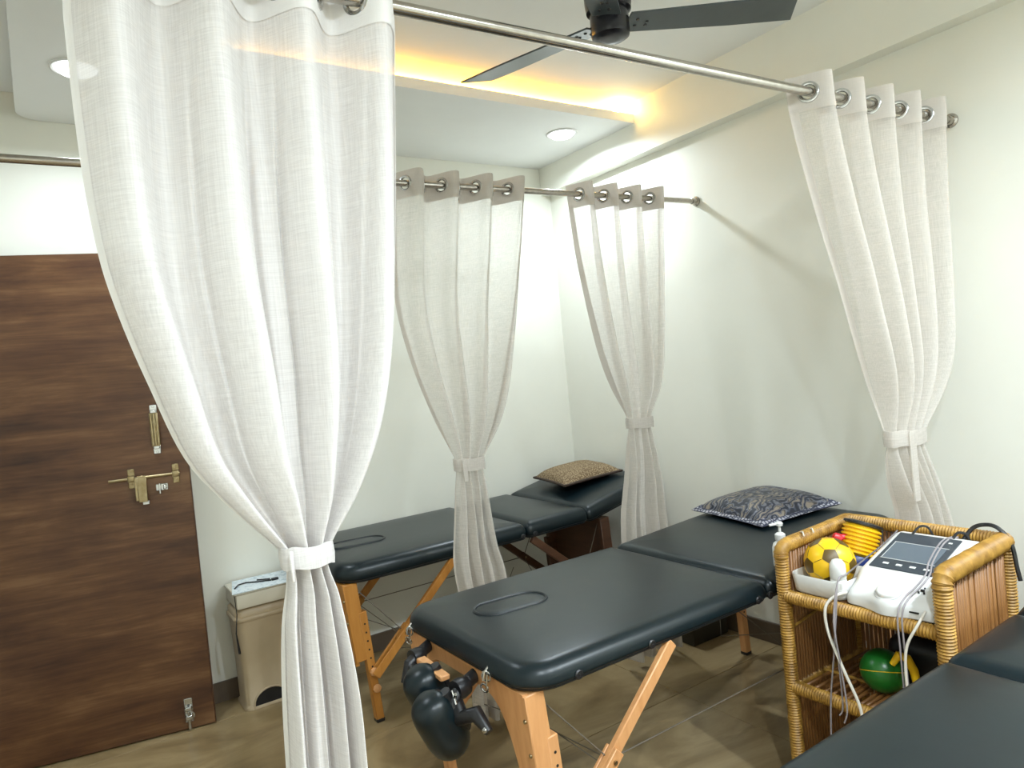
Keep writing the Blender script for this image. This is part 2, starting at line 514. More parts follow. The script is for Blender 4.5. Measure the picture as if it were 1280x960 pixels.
st = thing('led_strip', 'warm LED strip lying behind the lip of the dropped ceiling panel', 'light strip', (1.6, 2.74, ZP + LIP))
put('strip_tape', MB().box((0.75, 2.785, ZP + LIP), (2.58, 2.805, ZP + LIP + 0.006)), 'emit_cove', st, False)
ld = bpy.data.lights.new('strip_lamp', 'AREA')
ld.shape = 'RECTANGLE'; ld.size = 1.83; ld.size_y = 0.02; ld.energy = COVE_W; ld.color = (1.0, 0.48, 0.06)
lo = bpy.data.objects.new('strip_lamp', ld); COL.objects.link(lo); lo.parent = st
lo.location = (0.06, 0.055, 0.010); lo.rotation_euler = (PI, 0, 0)
cb = thing('cove_lamp', 'small bright warm lamp at the right end of the ceiling cove', 'lamp', (2.60, 2.68, ZP + LIP))
put('lamp_base', MB().box((2.575, 2.665, ZP + LIP), (2.615, 2.695, ZP + LIP + 0.012), 0.002, 1), 'white_plastic', cb)
put('bulb', MB().lathe([(0.002, 0.012), (0.013, 0.014), (0.018, 0.024), (0.015, 0.036), (0.006, 0.042)], 16, (2.595, 2.68, ZP + LIP)), 'emit_bulb', cb)
ld = bpy.data.lights.new('bulb_lamp', 'POINT'); ld.energy = 0.9; ld.color = (1.0, 0.62, 0.16); ld.shadow_soft_size = 0.02
lo = bpy.data.objects.new('bulb_lamp', ld); COL.objects.link(lo); lo.parent = cb; lo.location = (-0.005, -0.03, 0.04)

# ------------------------------------------------------------------ door (leaf standing open towards the back wall)
DB = Vector((0.501, 3.261, 0.006)); DD = Vector((0.977, -0.212, 0)).normalized()
DN = Vector((DD.y, -DD.x, 0))                                     # towards the room
if DN.y > 0: DN = -DN
hinge = DB - DD * 0.89
dr = bpy.data.objects.new('door_1', None); COL.objects.link(dr)
dr['kind'] = 'structure'
dr.matrix_world = Matrix(((DD.x, -DN.x, 0, hinge.x), (DD.y, -DN.y, 0, hinge.y), (0, 0, 1, 0.006), (0, 0, 0, 1)))
def dput(name, mb, mat, parent=dr, smooth=True):
    return put(name, mb, mat, parent, smooth)
W = 0.89
dput('door_leaf', MB().box((0, 0, 0), (W, 0.032, 2.015), 0.002, 1), 'door')
dput('door_edge_strip', MB().box((W, 0.001, 0), (W + 0.003, 0.031, 2.015)), 'dark_and_shaded_wood')
def sx(s): return W - s
# pull handle
h = dput('pull_handle', MB().box((sx(.112) - .017, -.024, 1.205), (sx(.112) + .017, -.014, 1.345), 0.004), 'brass')
for k in (-1, 0, 1):
    put('handle_rib', MB().tube([(sx(.112) + k * .0105, -.0245, 1.21), (sx(.112) + k * .0105, -.0245, 1.34)], 0.0042, 8), 'brass', h)
for z in (1.190, 1.360):
    put('handle_foot', MB().box((sx(.112) - .014, -.005, z - .018), (sx(.112) + .014, 0, z + .018), 0.002, 1)
        .box((sx(.112) - .011, -.016, min(max(z, 1.205), 1.345) - .012), (sx(.112) + .011, -.002, min(max(z, 1.205), 1.345) + .012), 0.002, 1)
        .lathe([(.005, 0), (.004, .003)], 10, (sx(.112), -.005, z + (.010 if z > 1.3 else -.010)), (0, -1, 0)), 'chrome', h)
# sliding bolt
bz = 1.082
b = dput('slide_bolt', MB().tube([(sx(.300), -.016, bz), (sx(.036), -.016, bz)], 0.0065, 12), 'brass')
for s in (.218, .052):
    put('bolt_bracket', MB().box((sx(s) - .013, -.004, bz - .040), (sx(s) + .013, 0, bz + .040), 0.003, 1)
        .box((sx(s) - .013, -.026, bz - .013), (sx(s) + .013, -.002, bz + .013), 0.004)
        .lathe([(.005, 0), (.004, .003)], 10, (sx(s), -.004, bz + .027), (0, -1, 0))
        .lathe([(.005, 0), (.004, .003)], 10, (sx(s), -.004, bz - .027), (0, -1, 0)), 'brass', b)
put('hasp', MB().box((sx(.178) - .018, -.030, bz - .100), (sx(.178) + .016, -.023, bz + .010), 0.002, 1), 'brass', b)
put('hasp', MB().box((sx(.200) - .006, -.034, bz - .092), (sx(.200) + .006, -.022, bz + .006), 0.002, 1), 'brass', b)
put('hasp_tip', MB().box((sx(.172) - .012, -.026, bz - .112), (sx(.172) + .014, -.014, bz - .094), 0.002, 1), 'chrome', b)
k = dput('latch_knob', MB().box((sx(.108) - .024, -.004, 1.018), (sx(.108) + .022, 0, 1.046), 0.002, 1)
         .box((sx(.108) - .012, -.020, 1.006), (sx(.108) - .004, -.002, 1.050), 0.002, 1)
         .box((sx(.108) + .004, -.016, 1.022), (sx(.108) + .018, -.002, 1.042), 0.003, 1), 'chrome')
# tower bolt at the foot of the leaf
tb = dput('tower_bolt', MB().tube([(sx(.098), -.014, .002), (sx(.098), -.014, .098)], 0.0065, 10), 'chrome')
put('bolt_plate', MB().box((sx(.098) - .016, -.004, .030), (sx(.098) + .016, 0, .130), 0.003, 1)
    .box((sx(.098) - .013, -.024, .044), (sx(.098) + .013, -.002, .062), 0.003, 1)
    .box((sx(.098) - .013, -.024, .082), (sx(.098) + .013, -.002, .098), 0.003, 1), 'chrome', tb)
put('bolt_finger', MB().tube([(sx(.098), -.02, .078), (sx(.085), -.030, .083), (sx(.076), -.030, .072), (sx(.078), -.03, .058)], 0.004, 8), 'chrome', tb)

# ------------------------------------------------------------------ curtain rods
def rod(label, a, b, r=0.0135):
    a = Vector(a); b = Vector(b)
    t = thing('curtain_rod', label, 'curtain rod', b)
    d = (b - a).normalized()
    put('rod_tube', MB().tube([a, b - d * 0.012], r, 20), 'steel', t)
    put('wall_socket', MB().lathe([(r + .011, 0), (r + .011, -.006), (r + .004, -.010), (r + .003, -.032), (r, -.033)], 20, b, d), 'steel', t)
    put('wall_socket', MB().lathe([(r + .011, 0), (r + .011, .006), (r + .004, .010), (r + .003, .032), (r, .033)], 20, a, d), 'steel', t)
    return t
R1A, R1B = (XL + .001, 1.278, 2.116), (XW - .001, 1.172, 2.116)
R2A, R2B = (XL + .001, 2.440, 2.119), (XW - .001, 2.330, 2.119)
rod('steel curtain rod crossing the room in front of the ceiling fan', R1A, R1B)
rod('thinner looking far steel curtain rod over the back massage table', R2A, R2B, 0.0125)
def rod_y(A, B, x): return lerp(A[1], B[1], (x - A[0]) / (B[0] - A[0]))

# ------------------------------------------------------------------ curtains
def curtain(label, A, B, L, R, n, ph, ztop, ztie, zbot, tie_half, mat, amp=0.040, seed=1, tail=None, wob=0.012, crease=()):
    rnd = random.Random(seed)
    zr = A[2]
    cx = (table_at(L, ztie) + table_at(R, ztie)) / 2
    cy = rod_y(A, B, cx)
    t = thing('curtain', label, 'curtain', (cx, cy, zbot), 'grommet curtains on steel rods')
    NU, = (int(64 * n) // 1,)
    zs = []
    z = ztop
    while z > zbot:
        zs.append(z)
        dz = 0.006 if z > zr - 0.05 else (0.012 if abs(z - ztie) < 0.12 else 0.02)
        z -= dz
    zs.append(zbot)
    phs = [rnd.uniform(-1, 1) for _ in range(12)]
    def pos(u, z):
        l = table_at(L, z); r = table_at(R, z)
        d = min(1.0, max(0.0, (zr - 0.06 - z) / 0.9)) if z > ztie else 1.0
        du = wob * 2.0 * d * (math.sin(2 * PI * (1.3 * u + phs[0])) + 0.6 * math.sin(2 * PI * (2.9 * u + phs[1])) )
        du *= 0.8 * math.sin(PI * min(max(u, 0), 1))
        ux = u + du * 0.9
        x = l + (r - l) * ux
        tt = max(0.0, 1 - abs(z - ztie) / 0.30)
        am = amp * (1 + 0.25 * d * math.sin(2 * PI * (1.7 * u + phs[2])))
        if z < ztie:
            am = amp * (0.75 + 0.35 * math.sin(2 * PI * (1.1 * u + phs[3])) * min(1, (ztie - z) / .3))
        am = lerp(am, 0.024, tt * tt)
        p = 2 * PI * n * (u + 0.02 * d * math.sin(2 * PI * (0.8 * u + phs[4]))) + ph
        y = am * math.cos(p)
        # slow billow and small crumples, stronger towards the tie
        y += 0.008 * d * math.sin(2 * PI * (0.6 * u + phs[5]) + 1.2 * z)
        y += 0.006 * d * math.sin(2 * PI * (n * 2.1 * u + phs[6]) + 2.0 * z)
        for (uc, dp, wc) in crease:
            q_ = (u - uc - .02 * (1 - d)) / wc
            y += dp * min(1, d * 3) * math.exp(-q_ * q_) * (1 - .5 * tt)
        y += 0.0045 * d * mnoise.noise(Vector((u * 22 + seed * 9, z * 5.0, 1.3)))
        x += 0.25 * (r - l) / n * 0.16 * d * math.sin(2 * p + phs[7])
        env = math.sqrt(max(0.0, 1 - (2 * u - 1) ** 2))
        y = lerp(y, 0.027 * env * math.cos(p), tt ** 3 * 0.9)
        return Vector((x, rod_y(A, B, x) + y, z))
    us = [i / NU for i in range(NU + 1)]
    G = [[pos(u, z) for u in us] for z in zs]
    # eyelets where the cloth crosses the rod line
    eye = []
    k = 0
    m = math.ceil((ph - PI / 2) / PI)
    while True:
        u = (PI / 2 + m * PI - ph) / (2 * PI * n)
        if u > 0.985: break
        if u > 0.015:
            p = pos(u, zr - 0.0005)
            q = pos(min(u + 0.004, 1), zr - 0.0005) - pos(max(u - 0.004, 0), zr - 0.0005)
            nr = Vector((-q.y, q.x, 0)).normalized()
            eye.append((u, p, nr))
        m += 1
    HOLE = 0.0225
    def grid(u0, u1, zt, zb, off):
        mb = MB(); idx = {}
        cols = [i for i, u in enumerate(us) if u0 - 1e-6 <= u <= u1 + 1e-6]
        rows = [j for j, z in enumerate(zs) if zb - 1e-6 <= z <= zt + 1e-6]
        vs = []; fs = []
        for j in rows:
            for i in cols:
                P = G[j][i]
                if off:
                    a = G[j][max(i - 1, 0)]; b_ = G[j][min(i + 1, NU)]
                    c_ = G[max(j - 1, 0)][i]; d_ = G[min(j + 1, len(zs) - 1)][i]
                    nn = (b_ - a).cross(c_ - d_)
                    if nn.length > 1e-9: nn.normalize()
                    P = P + nn * off
                idx[(j, i)] = len(vs); vs.append(P)
        for a_ in range(len(rows) - 1):
            for b_ in range(len(cols) - 1):
                j, j2, i, i2 = rows[a_], rows[a_ + 1], cols[b_], cols[b_ + 1]
                cc = (G[j][i] + G[j2][i2]) / 2
                if abs(cc.z - zr) < HOLE and any((cc - e[1]).length < HOLE and abs(us[i] - e[0]) < 0.4 / n for e in eye):
                    continue
                fs.append((idx[(j, i)], idx[(j2, i)], idx[(j2, i2)], idx[(j, i2)]))
        return mb.add(vs, fs)
    put('curtain_cloth', grid(0, 1, 9, -9, 0), mat, t, angle=180)
    hem = 'linen_hem_front_lit' if mat == 'linen_front_lit' else 'linen_hem'
    put('header_band', grid(0, 1, 9, zr - 0.066, 0.0022), hem, t, angle=180)
    hw = 0.024
    put('side_hem', grid(0, hw, zr - 0.040, -9, 0.002), hem, t, angle=180)
    put('side_hem', grid(1 - hw, 1, zr - 0.040, -9, 0.002), hem, t, angle=180)
    put('bottom_hem', grid(0, 1, zbot + 0.08, zbot, 0.002), hem, t, angle=180)
    for (u, p, nr) in eye:
        put('grommet', MB().ring(p, nr, 0.0255, 0.0062, 28, 8, 0.75), 'chrome', t)
    # tie band round the waist
    rx = (table_at(R, ztie) - table_at(L, ztie)) / 2 + 0.005
    ry = 0.031
    bh = tie_half
    vs = []; fs = []
    K = 48
    prof = [(0, -bh), (0.003, -bh), (0.0045, 0), (0.003, bh), (0, bh), (-0.001, 0)]
    for i in range(K):
        a = 2 * PI * i / K
        s = 0.75
        ca, sa = math.cos(a), math.sin(a)
        ex = math.copysign(abs(ca) ** s, ca); ey = math.copysign(abs(sa) ** s, sa)
        tilt = -0.05 * ex * rx
        for (o, dz) in prof:
            vs.append((cx + ex * (rx + o), cy + ey * (ry + o), ztie + dz + tilt + 0.002 * math.sin(5 * a)))
    q = len(prof)
    for i in range(K):
        for k_ in range(q):
            fs.append((i * q + k_, ((i + 1) % K) * q + k_, ((i + 1) % K) * q + (k_ + 1) % q, i * q + (k_ + 1) % q))
    tb_ = put('tie_band', MB().add(vs, fs), mat, t)
    if tail:
        dx, wd, ln = tail
        xx = cx + dx
        yy = cy - ry - 0.006
        put('tie_end', MB().box((xx - wd / 2, yy - 0.004, ztie - ln), (xx + wd / 2, yy + 0.002, ztie + bh * 1.0), 0.002, 1), mat, tb_)
    return t

curtain('big white linen curtain nearest the camera, tied in front of the door', R1A, R1B,
        [(2.19, .095), (2.083, .093), (2.01, .088), (1.772, .089), (1.627, .10), (1.529, .12), (1.427, .149), (1.294, .194), (1.204, .255), (1.124, .320), (1.101, .331), (1.06, .332), (0.975, .320), (0.759, .308), (0.3, .295), (.05, .29)],
        [(2.19, .648), (2.083, .642), (1.971, .632), (1.739, .612), (1.51, .582), (1.331, .535), (1.206, .475), (1.128, .420), (1.095, .402), (1.07, .404), (1.028, .414), (.866, .426), (.704, .428), (.3, .44), (.05, .445)],
        3.75, 0.35, 2.168, 1.105, 0.06, 0.019, 'linen_front_lit', 0.042, 3, tail=(-.038, .007, .034), wob=0.02, crease=((.30, .016, .010), (.47, .026, .014), (.56, .020, .008), (.72, .018, .012), (.86, .012, .010)))
curtain('pinkish beige curtain tied over the back table, second from the left', R2A, R2B,
        [(2.19, 1.172), (2.124, 1.172), (1.9, 1.15), (1.668, 1.139), (1.444, 1.18), (1.243, 1.242), (1.077, 1.30), (1.045, 1.302), (1.01, 1.303), (.868, 1.292), (.69, 1.267), (.61, 1.266), (.366, 1.29), (.05, 1.28)],
        [(2.19, 1.735), (2.154, 1.735), (1.817, 1.675), (1.43, 1.583), (1.212, 1.508), (1.06, 1.422), (1.03, 1.414), (1.003, 1.414), (.844, 1.422), (.713, 1.441), (.611, 1.467), (.312, 1.492), (.05, 1.48)],
        3.72, 0.25, 2.166, 1.042, 0.045, 0.024, 'linen', 0.050, 5, tail=(-.042, .02, .06))
curtain('taupe curtain tied beside the tan cushion, hanging between the two far tables', R2A, R2B,
        [(2.19, 1.985), (2.122, 1.99), (1.813, 2.012), (1.463, 2.07), (1.283, 2.119), (1.126, 2.178), (1.10, 2.181), (1.079, 2.181), (.885, 2.157), (.659, 2.114), (.3, 2.09), (.05, 2.08)],
        [(2.19, 2.546), (2.155, 2.546), (1.739, 2.498), (1.44, 2.455), (1.256, 2.406), (1.12, 2.318), (1.09, 2.314), (1.062, 2.314), (.856, 2.334), (.63, 2.347), (.3, 2.37), (.05, 2.38)],
        4.0, 0.35, 2.166, 1.095, 0.045, 0.024, 'linen', 0.050, 8)
curtain('grey green curtain tied against the right wall behind the wicker stand', R1A, R1B,
        [(2.19, 1.895), (2.06, 1.906), (1.8, 1.976), (1.54, 2.064), (1.343, 2.123), (1.19, 2.168), (1.075, 2.188), (1.045, 2.196), (1.01, 2.192), (.914, 2.215), (.81, 2.250), (.3, 2.26), (.15, 2.26)],
        [(2.19, 2.70), (2.12, 2.70), (1.836, 2.655), (1.421, 2.60), (1.234, 2.531), (1.083, 2.415), (1.055, 2.385), (1.02, 2.384), (.864, 2.454), (.687, 2.525), (.3, 2.56), (.15, 2.56)],
        5.1, 0.25, 2.166, 1.058, 0.14, 0.025, 'linen', 0.050, 11, tail=(-.03, .035, .20))

# ------------------------------------------------------------------ ceiling fan
FX, FY, FZ = 1.522, 1.564, 2.40
fan = thing('ceiling_fan', 'dark grey three blade ceiling fan with black motor hanging in the ceiling recess', 'ceiling fan', (FX, FY, ZC))
put('downrod', MB().tube([(FX, FY, 2.52), (FX, FY, 2.655)], 0.013, 14), 'fan_black', fan)
put('canopy', MB().lathe([(.020, -.085), (.045, -.07), (.060, -.035), (.064, 0)], 28, (FX, FY, ZC)), 'fan_black', fan)
put('motor_housing', MB().lathe([(.020, .155), (.060, .150), (.070, .142), (.072, .135), (.070, .060), (.067, .035), (.058, .030)], 36, (FX, FY, FZ)), 'fan_black', fan)
put('motor_cap', MB().lathe([(.057, .032), (.058, .028), (.0585, -.030), (.056, -.040), (.046, -.046), (.018, -.048)], 36, (FX, FY, FZ)), 'fan_black', fan)
for k, ang in enumerate((-22.5, 98.5, 218)):
    a = math.radians(ang)
    d = Vector((math.cos(a), math.sin(a), 0)); s = Vector((-d.y, d.x, 0))
    prof = []
    nseg = 16
    def width(t):
        return lerp(0.085, 0.112, min(1, t * 1.6))
    vs = []; fs = []
    for i in range(nseg + 1):
        t = i / nseg
        r = lerp(0.055, 0.645, t)
        lift = 0.05 * (r / 0.6)
        wdt = width(t)
        for sd in (-1, 1):
            rr = r
            if t > 0.93:
                rr = r - (0.055 if sd < 0 else 0.0) * (t - 0.93) / 0.07
            tw = -0.16
            off = s * (sd * wdt / 2)
            zz = FZ + lift + sd * wdt / 2 * tw
            for th in (-0.003, 0.003):
                p = Vector((FX, FY, 0)) + d * rr + off
                vs.append((p.x, p.y, zz + th))
    for i in range(nseg):
        o = i * 4; q = o + 4
        for (a_, b_) in ((0, 1), (1, 3), (3, 2), (2, 0)):
            fs.append((o + a_, o + b_, q + b_, q + a_))
    fs.append((0, 1, 3, 2)); fs.append((nseg * 4, nseg * 4 + 2, nseg * 4 + 3, nseg * 4 + 1))
    bl = put('blade', MB().add(vs, fs), 'fan', fan, angle=30)
    for (r, o) in ((.085, -.014), (.085, .014), (.12, 0.0), (.12, .016)):
        p = Vector((FX, FY, 0)) + d * r + s * o
        put('blade_screw', MB().lathe([(.006, 0), (.004, -.003)], 8, (p.x, p.y, FZ + .05 * r / .6 - o * .16 - .003)), 'fan_black', bl)

# ------------------------------------------------------------------ massage tables
def rrect(x0, x1, y0, y1, r00, r10, r11, r01, k=8):
    """rounded rectangle; radii for corners (x0,y0) (x1,y0) (x1,y1) (x0,y1)"""
    out = []
    for (cx, cy, r, a0) in ((x0 + r00, y0 + r00, r00, PI), (x1 - r10, y0 + r10, r10, 1.5 * PI), (x1 - r11, y1 - r11, r11, 0), (x0 + r01, y1 - r01, r01, 0.5 * PI)):
        for i in range(k + 1):
            a = a0 + 0.5 * PI * i / k
            out.append((cx + r * math.cos(a), cy + r * math.sin(a)))
    return out

def pad_mesh(x0, x1, y0, y1, radii, zb, zt, edge=0.035, dome=0.006):
    """upholstered pad: rounded outline, softly rolled top edge, slightly domed top"""
    h = zt - zb
    e = min(edge, h * 0.9)
    prof = [(0.006, 0.0), (0.0, 0.006)]
    for i in range(7):
        a = 0.5 * PI * i / 6
        prof.append((e * (1 - math.cos(a)), h - e + e * math.sin(a) * 1.0))
    room = max(0.01, min(x1 - x0, y1 - y0) * 0.5 - e - 0.03)
    prof += [(e + min(0.03, room * .25), h + dome * 0.5), (e + min(0.09, room * .6), h + dome * 0.9), (e + min(0.16, room), h + dome)]
    rings = []
    for (ins, z) in prof:
        rr = [max(r - ins, 0.012 if r < .05 else 0.02) for r in radii]
        rings.append([(p[0], p[1], zb + z) for p in rrect(x0 + ins, x1 - ins, y0 + ins, y1 - ins, *rr)])
    n = len(rings[0])
    vs = [p for r in rings for p in r]; fs = []
    for i in range(len(rings) - 1):
        for k in range(n):
            k2 = (k + 1) % n
            fs.append((i * n + k, i * n + k2, (i + 1) * n + k2, (i + 1) * n + k))
    fs.append(tuple(range(n - 1, -1, -1)))
    fs.append(tuple((len(rings) - 1) * n + k for k in range(n)))
    return MB().add(vs, fs)

def tilt_about(mb, x, z, ang, y=0):
    m = Matrix.Translation((x, y, z)) @ Matrix.Rotation(-ang, 4, 'Y') @ Matrix.Translation((-x, -y, -z))
    return mb.xform(m)

def stadium(cx, cy, L, Wd, ang, z, k=14):
    out = []
    r = Wd / 2; hl = L / 2 - r
    for i in range(k + 1):
        a = -PI / 2 + PI * i / k
        out.append((hl + r * math.cos(a), r * math.sin(a)))
    for i in range(k + 1):
        a = PI / 2 + PI * i / k
        out.append((-hl + r * math.cos(a), r * math.sin(a)))
    c, s = math.cos(ang), math.sin(ang)
    return [(cx + p[0] * c - p[1] * s, cy + p[0] * s + p[1] * c, z) for p in out]

def massage_table(label, y0, y1, zb, zt, secs, wood, hole=None, back_in=0.0, far_shaded_wood=None, near_legs=True, far_leg=None, knobs=True, hard=True, fold_leg=None, cables='cable'):
    """secs: list of (x0, x1, tilt) pad sections; near end at secs[0][0]"""
    xa, xb = secs[0][0], secs[-1][1]
    t = thing('massage_table', label, 'massage table', ((xa + xb) / 2, (y0 + y1) / 2, 0), 'black folding massage tables')
    ap = zb + 0.010
    for i, (a, b, tilt) in enumerate(secs):
        first, last = i == 0, i == len(secs) - 1
        R0 = 0.105 if first else 0.030
        R1 = 0.105 if last else 0.030
        rad = (R0, R1, R1, R0)
        m = pad_mesh(a, b - 0.001, y0, y1, rad, ap, zt, 0.046)
        f = pad_mesh(a + .006, b - .007, y0 + .006, y1 - .006, rad, zb, ap + .003, 0.004, 0.0)
        if tilt:
            tilt_about(m, a, zb, tilt); tilt_about(f, a, zb, tilt)
        p = put('cushion', m, 'vinyl', t, angle=60)
        put('apron', f, 'vinyl_dark', t, angle=60)
        if i == 0 and hole:
            cx, cy, L_, W_, an = hole
            zt2 = zt + 0.0040
            st_ = stadium(cx, cy, L_, W_, an, zt2)
            put('plug_seam', MB().tube(st_, 0.0065, 8, closed=True), 'vinyl_dark', t)
            rings = []
            for (ins, dz) in ((0.004, -.003), (0.006, .001), (0.012, .003), (0.030, .004)):
                rings.append(stadium(cx, cy, L_ - 2 * ins, W_ - 2 * ins, an, zt2 + dz))
            n = len(rings[0]); vs = [q for r in rings for q in r]; fs = []
            for j in range(3):
                for k2 in range(n):
                    k3 = (k2 + 1) % n
                    fs.append((j * n + k2, j * n + k3, (j + 1) * n + k3, (j + 1) * n + k2))
            fs.append(tuple(3 * n + k2 for k2 in range(n)))
            put('face_hole_plug', MB().add(vs, fs), 'vinyl', t)
    # legs at the near end: post, sliding extension with holes and knobs, arched end panel, folding braces
    def end_set(xe, sgn, xfoot, split, wood, full=False, braces=True, dz=0.0):
        zs_ = zb - 0.002
        for side, yy in ((-1, y0 + 0.050), (1, y1 - 0.050 - back_in)):
            top = Vector((xe, yy, zs_)); foot = Vector((xfoot, yy, 0.012))
            def at(z): return foot.lerp(top, (z - 0.012) / (zs_ - 0.012))
            off = Vector((sgn * 0.004, 0, 0))
            lg = put('leg', MB().beam(at(split - .20), top, 0.030, 0.060, (1, 0, 0), 0.003), wood, t)
            o2 = Vector((0, side * -0.0, 0)) + Vector((sgn * 0.032, 0, 0))
            put('leg_extension', MB().beam(foot + o2 * .9, at(split) + o2, 0.034, 0.034, (1, 0, 0), 0.003), wood, lg)
            put('rubber_foot', MB().beam(foot + o2 * .9 - Vector((0, 0, .012)), foot + o2 * .9 + Vector((0, 0, .004)), 0.036, 0.036, (1, 0, 0), 0.003), 'black', lg)
            mb = MB()
            z = 0.20
            while z < split - 0.03:
                p = at(z) + o2 + Vector((0, -0.017, 0))
                mb.lathe([(.004, .0002), (.004, .0012)], 8, p, (0, -1, 0)); z += 0.036
            put('adjusting_holes', mb, 'void', lg)
            for z in (split - .25 + dz, split - .32 + dz) if knobs else ():
                p = at(max(z, .06)) + o2 + Vector((0, -0.017, 0))
                put('leg_knob', MB().lathe([(.004, 0), (.014, .004), (.018, .010), (.016, .018), (.008, .021)], 8, p, (0, -1, 0)), 'beech', lg)
            for z in (zs_ - .07, zs_ - .16):
                p = at(z) + Vector((-sgn * .030, 0, 0))
                put('leg_bolt', MB().lathe([(.006, 0), (.005, .004), (.002, .005)], 10, p, (-sgn, 0, 0)), 'brass', lg)
        # arched panel between the legs
        ya, yb = y0 + 0.045, y1 - 0.045 - back_in
        poly = [(ya, zs_), (ya, zs_ - 0.34)]
        for i in range(31):
            s_ = i / 30
            yy = lerp(ya + 0.055, yb - 0.055, s_)
            e = abs(2 * s_ - 1)
            poly.append((yy, zs_ - (0.34 if full else 0.045 + 0.295 * e ** 7.0)))
        poly += [(yb, zs_ - 0.34), (yb, zs_)]
        tlt = (xfoot - xe) / (zs_ - 0.012)
        mb = MB().prism(poly, 0, -0.008, 0.008)
        mb.v = [Vector((xe - sgn * .0 + p.x - sgn * 0.034 * 0 + (zs_ - p.z) * tlt - sgn * .022, p.y, p.z)) for p in mb.v]
        put('end_panel', mb, wood, t, angle=30)
        if braces:
            for side, yy in ((-1, y0 + 0.018), (1, y1 - 0.018 - back_in)):
                pa = Vector((xfoot + sgn * .03 - (xfoot - xe) * .35, yy, 0.205)); pb = Vector((xe + sgn * 0.47, yy, zs_ - .004))
                hg = pa.lerp(pb, 0.36)
                br = put('brace', MB().beam(hg - (hg - pa).normalized() * .04, pb, 0.020, 0.036, (0, 0, 1), 0.003), wood, t)
                for dy in (-.016, .016):
                    put('brace_slat', MB().beam(pa + Vector((0, dy, 0)), hg + (pb - pa).normalized() * .03 + Vector((0, dy, 0)), 0.010, 0.036, (0, 0, 1), 0.002), wood, br)
                put('hinge_pin', MB().tube([hg + Vector((0, -.026, 0)), hg + Vector((0, .026, 0))], .006, 10), 'brass', br)
                hinges.append((side, hg, sgn))
    hinges = []
    if near_legs:
        end_set(xa + 0.042, 1, xa + 0.088, zb - 0.125, wood)
    if far_leg:
        end_set(far_leg[0], -1, far_leg[1], zb - 0.165, far_shaded_wood or wood, bool(far_shaded_wood), dz=-0.02)
    # tension cables under the top
    for side in (-1, 1):
        hs = sorted([h_ for h_ in hinges if h_[0] == side], key=lambda q: q[1].x)
        yy = (y0 + 0.03) if side < 0 else (y1 - 0.03)
        if len(hs) == 2:
            put('tension_cable', MB().tube([hs[0][1], hs[1][1]], .0022, 6), cables, t)
        for (sd, hg, sg) in hs:
            xe = hg.x - sg * 0.20
            put('tension_cable', MB().tube([hg, (xe, (y0 + y1) / 2 + sd * .26, zb)], .0022, 6), cables, t)
            put('tension_cable', MB().tube([hg, (hg.x + sg * .12, (y0 + y1) / 2 - sd * .20, .20), (hg.x, 0.5 * (y0 + y1) - sd * .30, .26)], .0018, 6), cables, t)
    if hard:
        # side knobs and lift ring along the near long side
        for x in hard:
            p = (x, y0 + .002, zb + .018)
            put('side_knob', MB().lathe([(.012, 0), (.013, .004), (.010, .007), (.004, .0072)], 14, p, (0, -1, 0)).lathe([(.003, .007), (.002, .010)], 8, p, (0, -1, 0)), 'black', t)
    return t

T2 = massage_table('black massage table in the middle of the room with face cradle on its near end', 1.425, 2.165, .585, .652,
                   [(.915, 1.862, 0), (1.862, 2.715, math.radians(3.0))], 'beech', hole=(1.172, 1.875, .245, .125, -.08),
                   far_leg=(2.56, 2.585), knobs=False, hard=(1.075, 1.335, 1.80, 1.86))
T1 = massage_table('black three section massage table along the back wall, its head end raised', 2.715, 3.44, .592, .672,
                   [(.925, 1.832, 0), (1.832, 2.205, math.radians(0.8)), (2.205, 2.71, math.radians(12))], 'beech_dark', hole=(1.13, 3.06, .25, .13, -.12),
                   far_leg=(2.33, 2.36), back_in=.16, far_shaded_wood='dark_and_shaded_wood', hard=(1.80, 1.87))  # far legs and full panel: shade put into a darker wood colour
T3 = massage_table('black massage table cut off by the lower right corner of the picture', .10, .838, .560, .636,
                   [(.80, 1.695, 0), (1.695, 2.072, math.radians(1.2)), (2.072, 2.60, math.radians(11))], 'beech', hole=(1.03, .47, .25, .13, 0), far_leg=(2.45, 2.48), knobs=False, hard=(1.3, 2.1))

# metal clips on the near end of the middle table
for (yy) in (2.075, 1.612):
    xx = .915 - .004
    zc_ = .592
    put('cradle_clip', MB().ring((xx, yy, zc_), (1, .5, 0), .013, .0032, 18, 6).ring((xx - .006, yy + .004, zc_ - .030), (1, .3, .2), .012, .0030, 18, 6)
        .tube([(xx - .004, yy - .010, zc_ + .01), (xx - .006, yy - .006, zc_ - .03)], .0028, 6)
        .tube([(xx + .008, yy, zc_ + .024), (xx - .004, yy, zc_ + .014), (xx - .008, yy + .004, zc_ - .010)], .0034, 8), 'chrome', T2)

